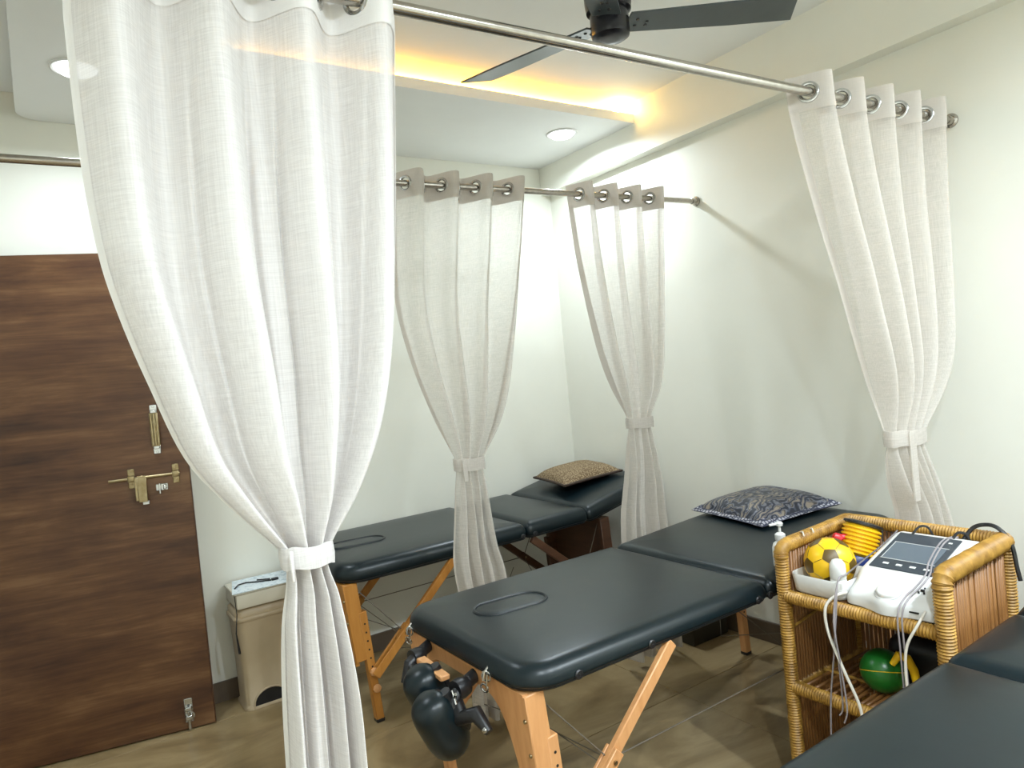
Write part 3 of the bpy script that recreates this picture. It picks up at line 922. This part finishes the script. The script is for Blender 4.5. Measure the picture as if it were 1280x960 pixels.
# face cradle hanging at the near end of the middle table
fc = thing('face_cradle', 'black padded horseshoe face cradle hanging on the near end of the middle table', 'face cradle', (.84, 1.78, .3))
CR_, CU_, CF_ = cr.copy(), cu.copy(), cf.copy()
e1 = (CR_ * .41 - CU_ * .87 + CF_ * .29).normalized()                    # along the arms, downwards
e2 = CR_ * .34 - CU_ * .23 - CF_ * .91; e2 = (e2 - e1 * e2.dot(e1)).normalized()   # from the far arm to the near arm
e3 = e1.cross(e2)
if e3.dot(CR_) < 0: e3 = -e3
CC = Vector((.830, 1.765, .468))
def horseshoe(half, top, off=0.0):
    pts = [CC - e1 * (top - top * 2 * i / 8 * .55) - e2 * half + e3 * off for i in range(8)]
    base_c = top * .10
    for i in range(17):
        a = PI * i / 16
        pts.append(CC + e1 * (base_c + .062 * math.sin(a)) - e2 * (half * math.cos(a)) + e3 * off)
    pts += [CC - e1 * (top - top * 2 * i / 8 * .55) + e2 * half + e3 * off for i in range(7, -1, -1)]
    return pts
hs_ = horseshoe(.066, .105)
nh = len(hs_)
def crad(i):
    e = min(i, nh - 1 - i)
    return (.030, .046, .053, .056)[e] if e < 4 else .057
put('cradle_pad', MB().tube(hs_, crad, 20), 'vinyl', fc, angle=180)
put('cradle_plate', MB().tube(horseshoe(.064, .09, .052), .016, 8), 'black', fc)
# frame: two clamp tubes, wooden cross piece, cam handle
pA = Vector((.872, 1.952, .560)); pB = Vector((.872, 1.690, .548))
put('cradle_crossbar', MB().beam(pA + Vector((-.012, -.05, .008)), pB + Vector((-.012, .06, .012)), .030, .016, (0, 0, 1), .003), 'beech', fc)
put('clamp', MB().tube([pA + Vector((.06, .03, .01)), pA, pA + Vector((-.03, -.01, -.01)), pA + Vector((-.05, -.02, -.06))], .018, 12).lathe([(.024, -.02), (.026, 0), (.022, .02)], 14, pA, (1, .2, 0)), 'black', fc)
put('clamp', MB().tube([pB + Vector((.06, .02, .012)), pB, pB + Vector((-.03, -.01, -.02)), pB + Vector((-.045, -.015, -.07))], .019, 12).lathe([(.027, -.02), (.029, 0), (.024, .022)], 14, pB, (1, .2, 0)), 'black', fc)
put('arm', MB().tube([pA + Vector((-.03, -.02, -.02)), lerp(pA, pB, .5) + Vector((-.04, 0, -.045)), pB + Vector((-.03, 0, -.02))], .016, 10), 'black', fc)
put('arm', MB().tube([pB + Vector((-.02, 0, -.02)), pB + Vector((-.025, -.035, -.06)), Vector((.872, 1.615, .505)), Vector((.880, 1.570, .470))], lambda i: (.020, .024, .022, .012)[i], 12), 'black', fc)
put('cam_lever', MB().tube([pB + Vector((-.032, -.022, -.015)), pB + Vector((-.040, -.045, .012))], .0045, 8).tube([pB + Vector((-.038, -.040, -.018)), pB + Vector((-.036, -.020, .012))], .004, 8), 'chrome', fc)
put('arm_rivet', MB().lathe([(.008, 0), (.006, .004), (.002, .005)], 12, (.868, 1.572, .478), (-1, -.4, 0)), 'chrome', fc)

# ------------------------------------------------------------------ cushions on the tables
def pillow(c, hx, hy, h, yaw, pitch, nn=26, pinch=0.10):
    vs = []; fs = []
    for sgn in (1, -1):
        for i in range(nn + 1):
            for j in range(nn + 1):
                u = 2 * i / nn - 1; v = 2 * j / nn - 1
                px = u * (1 - pinch * (1 - abs(u)) * 0 - pinch * (1 - v * v) * abs(u) * .6)
                py = v * (1 - pinch * (1 - u * u) * abs(v) * .6)
                th = (max(0, 1 - u ** 4)) ** .6 * (max(0, 1 - v ** 4)) ** .6
                zz = sgn * h * th * (1.0 if sgn > 0 else 0.35) + 0.003 * mnoise.noise(Vector((u * 3 + c[0], v * 3, sgn)))* th
                vs.append((px * hx, py * hy, zz))
    s = (nn + 1) ** 2
    for k in (0, 1):
        for i in range(nn):
            for j in range(nn):
                a = k * s + i * (nn + 1) + j
                f = (a, a + nn + 1, a + nn + 2, a + 1)
                fs.append(f if k == 0 else f[::-1])
    mb = MB().add(vs, fs)
    m = Matrix.Translation(c) @ Matrix.Rotation(pitch, 4, 'Y') @ Matrix.Rotation(yaw, 4, 'Z')
    mb.xform(m)
    edge = []
    for (a, b) in (((-1, -1), (1, -1)), ((1, -1), (1, 1)), ((1, 1), (-1, 1)), ((-1, 1), (-1, -1))):
        for i in range(14):
            t = i / 14
            u = lerp(a[0], b[0], t); v = lerp(a[1], b[1], t)
            edge.append(m @ Vector((u * (1 - pinch * (1 - v * v) * abs(u) * .6) * hx, v * (1 - pinch * (1 - u * u) * abs(v) * .6) * hy, 0)))
    return mb, edge, m

c1 = thing('cushion', 'tan tweed cushion with dark brown edge on the raised head end of the back table', 'cushion', (2.47, 3.17, .76), 'square cushions on the tables')
mb, edge, m1 = pillow((2.455, 3.10, .768), .180, .185, .055, math.radians(-10), math.radians(-5))
put('cushion_cover', mb, 'tweed', c1)
put('edge_piping', MB().tube(edge, .007, 8, closed=True), 'brown_cloth', c1)
put('back_panel', MB().add([m1 @ Vector((x, y, z)) for (x, y, z) in ((-.165, -.165, -.004), (.165, -.165, -.004), (.165, .165, -.004), (-.165, .165, -.004), (-.12, -.12, -.024), (.12, -.12, -.024), (.12, .12, -.024), (-.12, .12, -.024))],
    [(4, 5, 6, 7), (0, 1, 5, 4), (1, 2, 6, 5), (2, 3, 7, 6), (3, 0, 4, 7)]), 'brown_cloth', c1)
c2 = thing('cushion', 'dark navy and grey paisley cushion with stitched pale border on the middle table', 'cushion', (2.53, 1.93, .70), 'square cushions on the tables')
mb, edge, m2 = pillow((2.515, 1.92, .706), .205, .205, .060, math.radians(-10), math.radians(-3))
put('cushion_cover', mb, 'paisley', c2)
# flat stitched border band following the seam
vs = []; fs = []
cc = sum(edge, Vector()) / len(edge)
n_ = len(edge)
for p in edge:
    q = p + (p - cc).normalized() * .016
    r_ = p - (p - cc).normalized() * .028
    vs += [q + Vector((0, 0, .000)), p + Vector((0, 0, .007)), r_ + Vector((0, 0, .020)), r_ - Vector((0, 0, .004)), p - Vector((0, 0, .007))]
for i in range(n_):
    j = (i + 1) % n_
    for k in range(5):
        k2 = (k + 1) % 5
        fs.append((i * 5 + k, j * 5 + k, j * 5 + k2, i * 5 + k2))
put('stitched_border', MB().add(vs, fs), 'border', c2)

# ------------------------------------------------------------------ waste bin with a box and printed sheet on top
bx0, bx1, by0, by1 = .632, .862, 3.262, 3.442
bn = thing('pedal_bin', 'beige plastic pedal bin with arched foot recess beside the door', 'waste bin', ((bx0 + bx1) / 2, (by0 + by1) / 2, 0))
def bin_ring(z, ins, r=.035):
    return [(p[0], p[1], z) for p in rrect(bx0 + ins, bx1 - ins, by0 + ins, by1 - ins, r, r, r, r, 6)]
def loft(rings, cap0=True, cap1=True):
    n = len(rings[0]); vs = [p for r in rings for p in r]; fs = []
    for i in range(len(rings) - 1):
        for k in range(n):
            k2 = (k + 1) % n
            fs.append((i * n + k, i * n + k2, (i + 1) * n + k2, (i + 1) * n + k))
    if cap0: fs.append(tuple(range(n - 1, -1, -1)))
    if cap1: fs.append(tuple((len(rings) - 1) * n + k for k in range(n)))
    return MB().add(vs, fs)
put('bin_body', loft([bin_ring(.001, -.004), bin_ring(.012, -.004), bin_ring(.020, .003), bin_ring(.22, .0), bin_ring(.395, -.006)]), 'bin', bn, angle=50)
put('bin_rim', loft([bin_ring(.395, -.010), bin_ring(.402, -.014), bin_ring(.412, -.014), bin_ring(.418, -.008)]), 'bin', bn, angle=50)
put('bin_lid', loft([bin_ring(.418, -.008), bin_ring(.440, -.008), bin_ring(.452, .004), bin_ring(.458, .03)]), 'bin', bn, angle=50)
arch = [(.665, .004), (.665, .02)] + [(.739 + .074 * math.cos(PI - PI * i / 12), .02 + .062 * math.sin(PI * i / 12)) for i in range(1, 12)] + [(.813, .02), (.813, .004)]
put('foot_recess', MB().prism(arch, 1, by0 - .0015, by0 + .02), 'void', bn, False)
put('recess_edge', MB().tube([(p[0], by0 - .002, p[1]) for p in arch], .004, 6), 'bin', bn)
bxm = thing('box', 'cream box with flat lid lying on the pedal bin', 'box', (.75, 3.35, .458))
q = MB().box((.628, 3.235, .459), (.905, 3.44, .523), .008)
put('box_body', q, 'cream', bxm)
put('box_lid', MB().box((.622, 3.229, .523), (.911, 3.445, .533), .004, 1), 'cream', bxm)
sh = tag(put('printed_sheet', MB().prism([(.612, 3.225), (.905, 3.215), (.918, 3.44), (.66, 3.452)], 2, .5335, .5365), 'sheet', None, False), 'pale blue printed sheet lying on the cream box over the bin', 'paper')
pn = thing('cable', 'thin black cable with small plug lying on the printed sheet', 'cable', (.75, 3.33, .537))
put('cable_cord', MB().tube([(.640, 3.30, .5395), (.665, 3.345, .541), (.70, 3.355, .541), (.745, 3.325, .540), (.80, 3.300, .540)], .0032, 6), 'black', pn)
put('plug', MB().box((.80, 3.290, .5372), (.83, 3.308, .547), .002, 1).tube([(.75, 3.36, .540), (.80, 3.325, .540)], .003, 6), 'black', pn)
wc = tag(put('hanging_strap', MB().tube([(.625, 3.25, .520), (.6275, 3.246, .44), (.616, 3.243, .36), (.622, 3.243, .27)], lambda i: (.002, .002, .003, .006)[i], 6), 'black'), 'thin black strap hanging down the left side of the bin', 'strap')

# dark box under the far tables
cw = thing('storage_box', 'low dark box standing on the floor between the middle and back tables', 'box', (2.58, 2.47, 0))
put('box_body', MB().box((2.455, 2.33, .001), (2.70, 2.62, .25), .006, 2), 'dark_box', cw)
put('box_lid', MB().box((2.448, 2.323, .25), (2.707, 2.627, .275), .006, 2), 'dark_box', cw)

# ------------------------------------------------------------------ wicker stand
CX0, CX1, CYL, CYR = 1.832, 2.200, 1.352, .888
ws = thing('wicker_stand', 'honey coloured rattan and bamboo stand between the middle and right tables', 'stand', ((CX0 + CX1) / 2, (CYL + CYR) / 2, 0))
def wrapped(pts, r=.0195, pitch=.0085, amp=.0019):
    """rattan wrapped bar: dense winding ridges along the path"""
    P = [Vector(p) for p in pts]
    L = [0]
    for i in range(1, len(P)): L.append(L[-1] + (P[i] - P[i - 1]).length)
    n = int(L[-1] / (pitch / 2)) + 2
    out = []
    j = 0
    for i in range(n):
        s = L[-1] * i / (n - 1)
        while j < len(P) - 2 and L[j + 1] < s: j += 1
        t = (s - L[j]) / max(L[j + 1] - L[j], 1e-6)
        out.append(P[j].lerp(P[j + 1], t))
    sd = random.random() * 99
    return MB().tube(out, lambda i: r + (amp if i % 2 else -amp) + .0012 * mnoise.noise(Vector((i * .17 + sd, 0, 0))), 12)
def bend(pts, rad=.035, k=5):
    P = [Vector(p) for p in pts]
    out = [P[0]]
    for i in range(1, len(P) - 1):
        a = P[i] + (P[i - 1] - P[i]).normalized() * rad
        b = P[i] + (P[i + 1] - P[i]).normalized() * rad
        for j in range(k + 1):
            t = j / k
            out.append(a.lerp(P[i], t).lerp(P[i].lerp(b, t), t))
    out.append(P[-1])
    return out
ZA = .775
put('front_post', wrapped([(CX0, CYL, .002), (CX0, CYL, ZA - .01)]), 'rattan', ws)
put('front_post', wrapped([(CX0, CYR, .002), (CX0, CYR, ZA - .01)], .022), 'rattan', ws)
put('back_post', wrapped([(CX1, CYL, .002), (CX1, CYL, ZA)]), 'rattan', ws)
put('back_post', wrapped([(CX1, CYR, .002), (CX1, CYR, ZA)]), 'rattan', ws)
put('arm_rail', wrapped(bend([(CX0, CYL, ZA - .035), (CX0, CYL, ZA), (CX1, CYL, ZA + .012)], .03), .0215, .011, .0011), 'rattan', ws)
put('arm_rail', wrapped(bend([(CX0, CYR, ZA - .035), (CX0, CYR, ZA), (CX1, CYR, ZA + .012)], .03), .0245, .012, .0022), 'rattan', ws)
put('back_rail', wrapped([(CX1, CYL, ZA + .012), (CX1, CYR, ZA + .012)], .020), 'rattan', ws)
for z in (.625, .345, .06):
    put('front_rail', wrapped([(CX0, CYL, z), (CX0, CYR, z)], .0185), 'rattan', ws)
    put('side_rail', wrapped([(CX0, CYL, z), (CX1, CYL, z)], .012, .008), 'rattan', ws)
    if z < .3:
        put('side_rail', wrapped([(CX0, CYR, z), (CX1, CYR, z)], .012, .008), 'rattan', ws)
    put('rear_rail', wrapped([(CX1, CYL, z), (CX1, CYR, z)], .012, .008), 'rattan', ws)
def stick_mesh(name, L):
    mb = MB().tube([(0, 0, 0), (0, 0, L * .33), (0, 0, L * .34), (0, 0, L * .7), (0, 0, L)], lambda i: (.0055, .0055, .006, .0055, .0055)[i], 7)
    me = bpy.data.meshes.new(name)
    me.from_pydata([tuple(p) for p in mb.v], [], mb.f)
    me.polygons.foreach_set('use_smooth', [True] * len(me.polygons))
    me.materials.append(MT['bamboo'])
    return me
me_v = stick_mesh('bamboo_stick', ZA - .05)
me_x = stick_mesh('bamboo_stick', CX1 - CX0)
def stick(me, p, rot):
    o = bpy.data.objects.new('bamboo_stick', me)
    COL.objects.link(o); o.parent = ws
    o.location = Vector(p) - ORI[ws.name]; o.rotation_euler = rot
nx = 24
for i in range(nx):
    x = lerp(CX0 + .024, CX1 - .02, i / (nx - 1)) + random.uniform(-.001, .001)
    stick(me_v, (x, CYL - .004, .04), (0, random.uniform(-.006, .006), random.random() * 6))
    stick(me_v, (x, CYR + .004, .04), (0, random.uniform(-.006, .006), random.random() * 6))
ny = 30
for i in range(ny):
    y = lerp(CYR + .025, CYL - .025, i / (ny - 1))
    stick(me_v, (CX1 - .004, y + random.uniform(-.001, .001), .04), (random.uniform(-.006, .006), 0, random.random() * 6))
    stick(me_x, (CX0, y, .632), (0, PI / 2, 0))
    if i % 2 == 0 or random.random() < .5:
        stick(me_x, (CX0, y, .352 + random.uniform(-.002, .002)), (0, PI / 2, random.uniform(-.02, .02)))
put('cross_cane', MB().tube([(CX0 + .14, CYL - .02, .358), (CX0 + .15, CYR + .02, .362)], .005, 7), 'rattan', ws)
put('cross_cane', MB().tube([(CX0 + .02, CYL - .014, .53), (CX0 + .16, CYL - .014, .55), (CX1, CYL - .014, .555)], .004, 7), 'rattan', ws)
tie = MB()
for dx in (.10, .15):
    tie.tube([(CX0 + dx - .02, CYL - .03, ZA + .022), (CX0 + dx, CYL - .012, ZA + .028), (CX0 + dx + .012, CYL + .018, ZA + .016), (CX0 + dx + .012, CYL + .02, ZA - .01)], .0022, 6)
put('loose_cane_end', tie, 'cord_white', ws)

# ---- things on the stand
ZS = .6385
tr = thing('tray', 'shallow white plastic tray holding the yellow ball', 'tray', (1.93, 1.255, ZS))
def tray_ring(z, ins):
    return [(p[0], p[1], z) for p in rrect(1.842 + ins, 2.025 - ins, 1.165 + ins, 1.341 - ins, .03, .03, .03, .03, 6)]
put('tray_shell', loft([tray_ring(ZS, .012), tray_ring(ZS + .005, .006), tray_ring(ZS + .055, 0), tray_ring(ZS + .058, .002), tray_ring(ZS + .055, .005), tray_ring(ZS + .012, .010), tray_ring(ZS + .008, .02)]), 'white_plastic', tr, angle=50)

def ico_sphere(r, sub):
    bm = bmesh.new(); bmesh.ops.create_icosphere(bm, subdivisions=sub, radius=r)
    bm.verts.index_update()
    out = ([v.co.copy() for v in bm.verts], [[v.index for v in f.verts] for f in bm.faces])
    bm.free(); return out
BR = .0735
BC = Vector((1.938, 1.260, ZS + .008 + BR))
ball = thing('toy_football', 'yellow toy football with dark pentagons sitting in the white tray', 'ball', BC)
vs, fs = ico_sphere(BR, 4)
Rb = Matrix.Rotation(.35, 3, 'X') @ Matrix.Rotation(.55, 3, 'Z')
gold = (1 + 5 ** .5) / 2
ico = []
for a in (-1, 1):
    for b_ in (-gold, gold):
        ico += [Vector((0, a, b_)), Vector((a, b_, 0)), Vector((b_, 0, a))]
ico = [p.normalized() for p in ico]
tgt = (cam.matrix_world.translation - BC).normalized()
tgt = (tgt + cu * .26 + cr * .04).normalized()
nb0 = min([d for d in ico if d != ico[0]], key=lambda d: (d - ico[0]).length)
a1 = ico[0]; b1 = (nb0 - a1 * a1.dot(nb0)).normalized(); k1 = a1.cross(b1)
b2 = (-cu + cr * .08); b2 = (b2 - tgt * tgt.dot(b2)).normalized(); k2v = tgt.cross(b2)
ico = [tgt * a1.dot(p) + b2 * b1.dot(p) + k2v * k1.dot(p) for p in ico]
put('ball_skin', MB().add([BC + p for p in vs], fs), 'yellow', ball)
for c in ico:
    nb = sorted([d for d in ico if d != c], key=lambda d: (d - c).length)[:5]
    corner = []
    u0 = (nb[0] - c * c.dot(nb[0])).normalized(); v0 = c.cross(u0)
    angs = sorted(math.atan2((d - c).dot(v0), (d - c).dot(u0)) for d in nb)
    corners = [(c + (u0 * math.cos(a) + v0 * math.sin(a)) * .36).normalized() for a in angs]
    per = 5
    outl = [corners[i].lerp(corners[(i + 1) % 5], j / per) for i in range(5) for j in range(per)]
    n = len(outl)
    vs_ = [BC + c * (BR + .0007)]
    for q_ in (.25, .5, .75, 1.0):
        vs_ += [BC + c.lerp(o, q_).normalized() * (BR + .0007) for o in outl]
    fs_ = [(0, i + 1, (i + 1) % n + 1) for i in range(n)]
    for r_ in range(3):
        for i in range(n):
            i2 = (i + 1) % n
            fs_.append((1 + r_ * n + i, 1 + (r_ + 1) * n + i, 1 + (r_ + 1) * n + i2, 1 + r_ * n + i2))
    put('pentagon', MB().add(vs_, fs_), 'olive', ball)
# seams of the hexagons
seam = MB()
for c in ico:
    for d in sorted([d for d in ico if d != c], key=lambda d: (d - c).length)[:5]:
        if (c.x, c.y, c.z) < (d.x, d.y, d.z):
            pts = []
            for t in (.36, .45, .55, .64):
                pts.append(BC + c.lerp(d, t).normalized() * (BR + .0001))
            seam.tube(pts, .0009, 5)
put('seams', seam, 'olive', ball, kind='stuff')

sb = thing('bottle', 'small white capped bottle standing in the tray in front of the yellow ball', 'bottle', (1.885, 1.205, ZS + .008))
put('bottle_body', MB().lathe([(.004, 0), (.021, .001), (.0225, .006), (.0225, .050), (.020, .053)], 20, (1.869, 1.192, ZS + .009)), 'white_plastic', sb)
put('bottle_cap', MB().lathe([(.0215, .053), (.0225, .055), (.0225, .082), (.021, .096), (.014, .107), (.003, .111)], 20, (1.869, 1.192, ZS + .009)), 'white_plastic', sb)

# foot pump: blue base, yellow bellows, red nozzle
PC = Vector((2.095, 1.268, .704)); PA = Vector((.36, -.10, .93)).normalized()
fp = thing('bellows_pump', 'small air pump with yellow ribbed bellows, blue base and red nozzle', 'pump', PC)
prof = [(.046, 0.0)]
for i in range(7):
    z = .004 + i * .0125
    prof += [(.050, z), (.057, z + .003), (.057, z + .0075), (.050, z + .0105)]
prof += [(.048, .094), (.02, .095)]
put('bellows', MB().lathe(prof, 32, PC, PA), 'yellow', fp)
put('pump_base', MB().lathe([(.02, -.034), (.054, -.032), (.060, -.026), (.060, -.006), (.056, -.001), (.045, 0)], 32, PC, PA), 'blue', fp)
put('pump_sole', MB().lathe([(.02, -.046), (.060, -.044), (.064, -.036), (.058, -.032)], 32, PC, PA), 'black', fp)
put('pump_top', MB().lathe([(.050, .094), (.058, .097), (.058, .104), (.04, .108)], 32, PC, PA), 'black', fp)
NZ = Vector((2.050, 1.300, .765))
put('nozzle', MB().lathe([(.006, -.014), (.013, -.012), (.015, 0), (.012, .012), (.006, .014)], 14, NZ, (-.6, .6, .5)).tube([NZ, NZ + Vector((.028, -.018, .0))], .010, 10), 'red', fp)

# white therapy unit
dv = thing('therapy_unit', 'white electrotherapy unit with dark display and round dial on the stand', 'medical device', (2.0, 1.04, ZS))
DY0, DY1 = .914, 1.160
def dev_prof(y):
    s = (y - DY0) / (DY1 - DY0)
    bulge = .026 * math.exp(-((s - .50) / .20) ** 2)
    xf = 1.842 - bulge
    dip = .010 * (1 - math.exp(-((s - .52) / .25) ** 2))
    z = ZS
    return [(xf + .012, z), (xf + .002, z + .006), (xf, z + .030 - dip * .4), (xf + .006, z + .046 - dip), (xf + .020, z + .056 - dip), (xf + .055, z + .068 - dip * .5),
            (1.918, z + .084), (1.926, z + .090), (2.02, z + .118), (2.125, z + .150), (2.145, z + .150), (2.158, z + .138), (2.16, z + .02), (2.15, z)]
rows = []
ys = [lerp(DY0, DY1, i / 36) for i in range(37)]
for i, y in enumerate(ys):
    e = min(i, 36 - i)
    pr = dev_prof(y)
    if e < 3:
        ins = (.010, .004, .0012)[e]
        cxm = 2.0; czm = ZS + .06
        pr = [(cxm + (p[0] - cxm) * (1 - ins / .16), ZS + max(0, (p[1] - ZS)) - (ins if p[1] > ZS + .03 else 0)) for p in pr]
    rows.append([(p[0], y, p[1]) for p in pr])
n = len(rows[0])
vs = [p for r in rows for p in r]; fs = []
for i in range(len(rows) - 1):
    for k in range(n):
        k2 = (k + 1) % n
        fs.append((i * n + k, i * n + k2, (i + 1) * n + k2, (i + 1) * n + k))
fs.append(tuple(range(n))); fs.append(tuple((len(rows) - 1) * n + k for k in range(n - 1, -1, -1)))
put('unit_body', MB().add(vs, fs), 'white_plastic', dv, angle=45)
put('unit_foot_trim', MB().box((1.852, DY0 + .004, ZS - .001), (2.15, DY1 - .004, ZS + .003)), 'black', dv, False)
put('unit_side_step', MB().box((1.96, .9115, ZS + .02), (2.152, DY0 + .02, ZS + .115), .006), 'white_plastic', dv)
# display slab on the slope
p0 = Vector((1.934, 0, ZS + .0925)); p1 = Vector((2.122, 0, ZS + .1492))
sd_ = (p1 - p0).normalized(); sn = Vector((-sd_.z, 0, sd_.x))
def slope_box(s0, s1, ya, yb, lift, th):
    vs = []
    for (s, y, t) in [(s, y, t) for t in (0, th) for s in (s0, s1) for y in (ya, yb)]:
        p = p0 + sd_ * s + sn * (lift + t)
        vs.append((p.x, y, p.z))
    return MB().add(vs, [(0, 1, 3, 2), (4, 6, 7, 5), (0, 4, 5, 1), (1, 5, 7, 3), (3, 7, 6, 2), (2, 6, 4, 0)])
LS = (p1 - p0).length
dp = put('display_panel', slope_box(0.004, LS, DY0 + .050, DY1 - .024, .0, .0035), 'screen', dv, False)
put('lcd_screen', slope_box(.052, .140, DY0 + .066, DY1 - .038, .0036, .0008), 'lcd', dp, False)
put('lcd_frame', slope_box(.140, .1425, DY0 + .062, DY1 - .034, .0036, .0012).add(*[(lambda q: (q.v, q.f))(slope_box(.0495, .052, DY0 + .062, DY1 - .034, .0036, .0012))][0])
    .add(*[(lambda q: (q.v, q.f))(slope_box(.0495, .1425, DY1 - .038, DY1 - .0355, .0036, .0012))][0]), 'grey_plastic', dp, False)
for i in range(4):
    y = lerp(DY1 - .062, DY0 + .072, i / 3)
    put('button', slope_box(.022, .030, y - .008, y + .008, .0036, .0012), 'white_plastic', dp, False)
put('indicator', slope_box(.170, .176, DY0 + .066, DY0 + .076, .0036, .001), 'white_plastic', dp, False)
dc = Vector((1.856, 1.040, ZS + .056)); dn = Vector((-.36, 0, .93)).normalized()
put('dial', MB().lathe([(.030, -.010), (.030, .006), (.028, .012), (.024, .0145), (.004, .015)], 32, dc, dn), 'white_plastic', dv)
put('dial_groove', MB().ring(dc + dn * .001, dn, .0335, .0022, 32, 6), 'grey_plastic', dv)
mk = MB()
for (x, y, a, b_) in ((1.893, .968, .005, .009), (1.884, .974, .003, .004), (1.884, .960, .003, .004), (1.902, .966, .003, .003)):
    z_ = ZS + .068 + (x - 1.897) * .35
    mk.box((x - a / 2, y - b_ / 2, z_ - .002), (x + a / 2, y + b_ / 2, z_ + .004))
put('mark', mk, 'black', dv, False)
put('socket_slot', MB().box((1.836, .955, ZS + .022), (1.842, .985, ZS + .026)), 'black', dv, False)

# leads draped over the unit and hanging in front of the stand
def cord(name, label, pts, r, mat, group='thin leads of the therapy unit'):
    P = [Vector(p) for p in pts]
    out = []
    for i in range(len(P) - 1):
        a = P[max(i - 1, 0)]; b_ = P[i]; c = P[i + 1]; d = P[min(i + 2, len(P) - 1)]
        for k in range(8):
            t = k / 8
            out.append(0.5 * ((2 * b_) + (c - a) * t + (2 * a - 5 * b_ + 4 * c - d) * t * t + (3 * b_ - a - 3 * c + d) * t ** 3))
    out.append(P[-1])
    o = put(name, MB().tube(out, r, 7), mat)
    tag(o, label, 'cable', group)
    return o
ut = lambda x, y, dz=.005: (x, y, ZS + .0925 + (x - 1.934) * .3016 + dz)
for k, (ya, yb, xx) in enumerate(((1.000, .968, 1.812), (1.010, .978, 1.809))):
    cord('lead_wire', ('grey lead crossing the display of the therapy unit, the left one of two', 'grey lead crossing the display of the therapy unit, the right one of two')[1 - k],
         [(2.155, ya - .01, ZS + .152), ut(2.10, ya), ut(2.0, ya - .012), ut(1.935, yb, .006), (1.89, yb + .006, ZS + .075), (1.845, yb + .012, ZS + .058), (xx - .004, yb + .014, ZS + .02), (xx - .008, yb + .012, .55), (xx - .008, yb + .010, .40)], .0024, 'cord_grey')
for k, (dx, y1_, zb_) in enumerate(((0.0, 1.205, .21), (-.006, 1.165, .33), (-.010, 1.150, .315))):
    cord('lead_wire', ('grey lead hanging lowest in front of the stand', 'grey lead hanging straight down beside the thick white lead', 'second grey lead hanging close beside the thick white lead')[k],
         [(2.13, 1.150, ZS + .154), ut(2.04, 1.146, .008), ut(1.95, 1.152, .012), (1.872, 1.166, ZS + .080), (1.828, 1.168, ZS + .068), (1.805 + dx, 1.170, .60), (1.805 + dx, lerp(1.17, y1_, .5), .48), (1.803 + dx, y1_, .36), (1.80 + dx, y1_ + .01, zb_)], .0024, 'cord_grey')
cord('lead_wire', 'thicker white lead looping over the front rail of the stand',
     [(1.86, 1.164, ZS + .03), (1.822, 1.180, .662), (1.800, 1.196, .63), (1.797, 1.190, .56), (1.797, 1.150, .46), (1.797, 1.115, .38), (1.797, 1.108, .32)], .0042, 'cord_white')
cord('lead_wire', 'white lead leaving the right side of the therapy unit downwards',
     [(1.845, .940, ZS + .032), (1.815, .948, .64), (1.802, .972, .585), (1.800, .980, .52), (1.800, .978, .42)], .0036, 'cord_white')
cord('power_cord', 'thick black power cord arching over the right arm of the stand',
     [(2.150, .985, ZS + .13), (2.185, .965, .812), (2.195, .935, .826), (2.19, .900, .822), (2.185, .868, .785), (2.18, .856, .72), (2.18, .850, .685)], .0058, 'black', None)
cord('lead_plug', 'short black lead looping over the back edge of the display, left', [(2.12, 1.10, ZS + .152), (2.145, 1.092, ZS + .170), (2.16, 1.075, ZS + .168), (2.165, 1.062, ZS + .140)], .0034, 'black', None)
cord('lead_plug', 'short black lead looping over the back edge of the display, right', [(2.135, .995, ZS + .150), (2.155, .990, ZS + .164), (2.165, .972, ZS + .160), (2.165, .962, ZS + .135)], .0040, 'black', None)

# pump bottle behind the left post, standing on the middle table edge
db = thing('pump_bottle', 'white pump dispenser bottle standing on the middle table behind the stand post', 'bottle', (1.985, 1.462, .660))
o_ = (1.985, 1.462, .660)
put('bottle_body', MB().lathe([(.02, 0), (.027, .002), (.028, .008), (.028, .062), (.024, .076), (.014, .084), (.014, .092)], 22, o_), 'white_plastic', db)
put('pump_collar', MB().lathe([(.016, .088), (.017, .090), (.017, .106), (.010, .112), (.005, .113)], 18, o_), 'white_plastic', db)
put('pump_head', MB().lathe([(.0045, .110), (.0045, .134), (.011, .135), (.012, .143), (.008, .148)], 14, o_).tube([(o_[0], o_[1], o_[2] + .142), (o_[0] - .028, o_[1] + .018, o_[2] + .139)], .0045, 8), 'white_plastic', db)

# lower shelf: green ball, yellow clip, dark pouch
gb = thing('toy_ball', 'shiny green ball lying on the lower shelf of the stand', 'ball', (1.97, 1.13, .36))
vs, fs = ico_sphere(.062, 4)
gc = Vector((1.955, 1.130, .359 + .062))
put('ball_skin', MB().add([gc + p for p in vs], fs), 'green', gb)
put('ball_seam', MB().ring(gc, (.3, .2, 1), .0618, .0012, 40, 6), 'yellow', gb)
yc = tag(put('hand_grip', MB().tube([(1.925, 1.085, .462), (1.935, 1.07, .490), (1.95, 1.055, .480), (1.962, 1.045, .445), (1.965, 1.04, .40), (1.965, 1.04, .364)], lambda i: (.008, .012, .013, .012, .010, .010)[i], 10), 'yellow'), 'small yellow grip leaning on the green ball', 'toy')
pm = pad_mesh(2.04, 2.16, .96, 1.17, (.03, .03, .03, .03), .36, .50, .05, .004)
tag(put('pouch', pm, 'black'), 'black pouch at the back of the lower shelf of the stand', 'pouch')
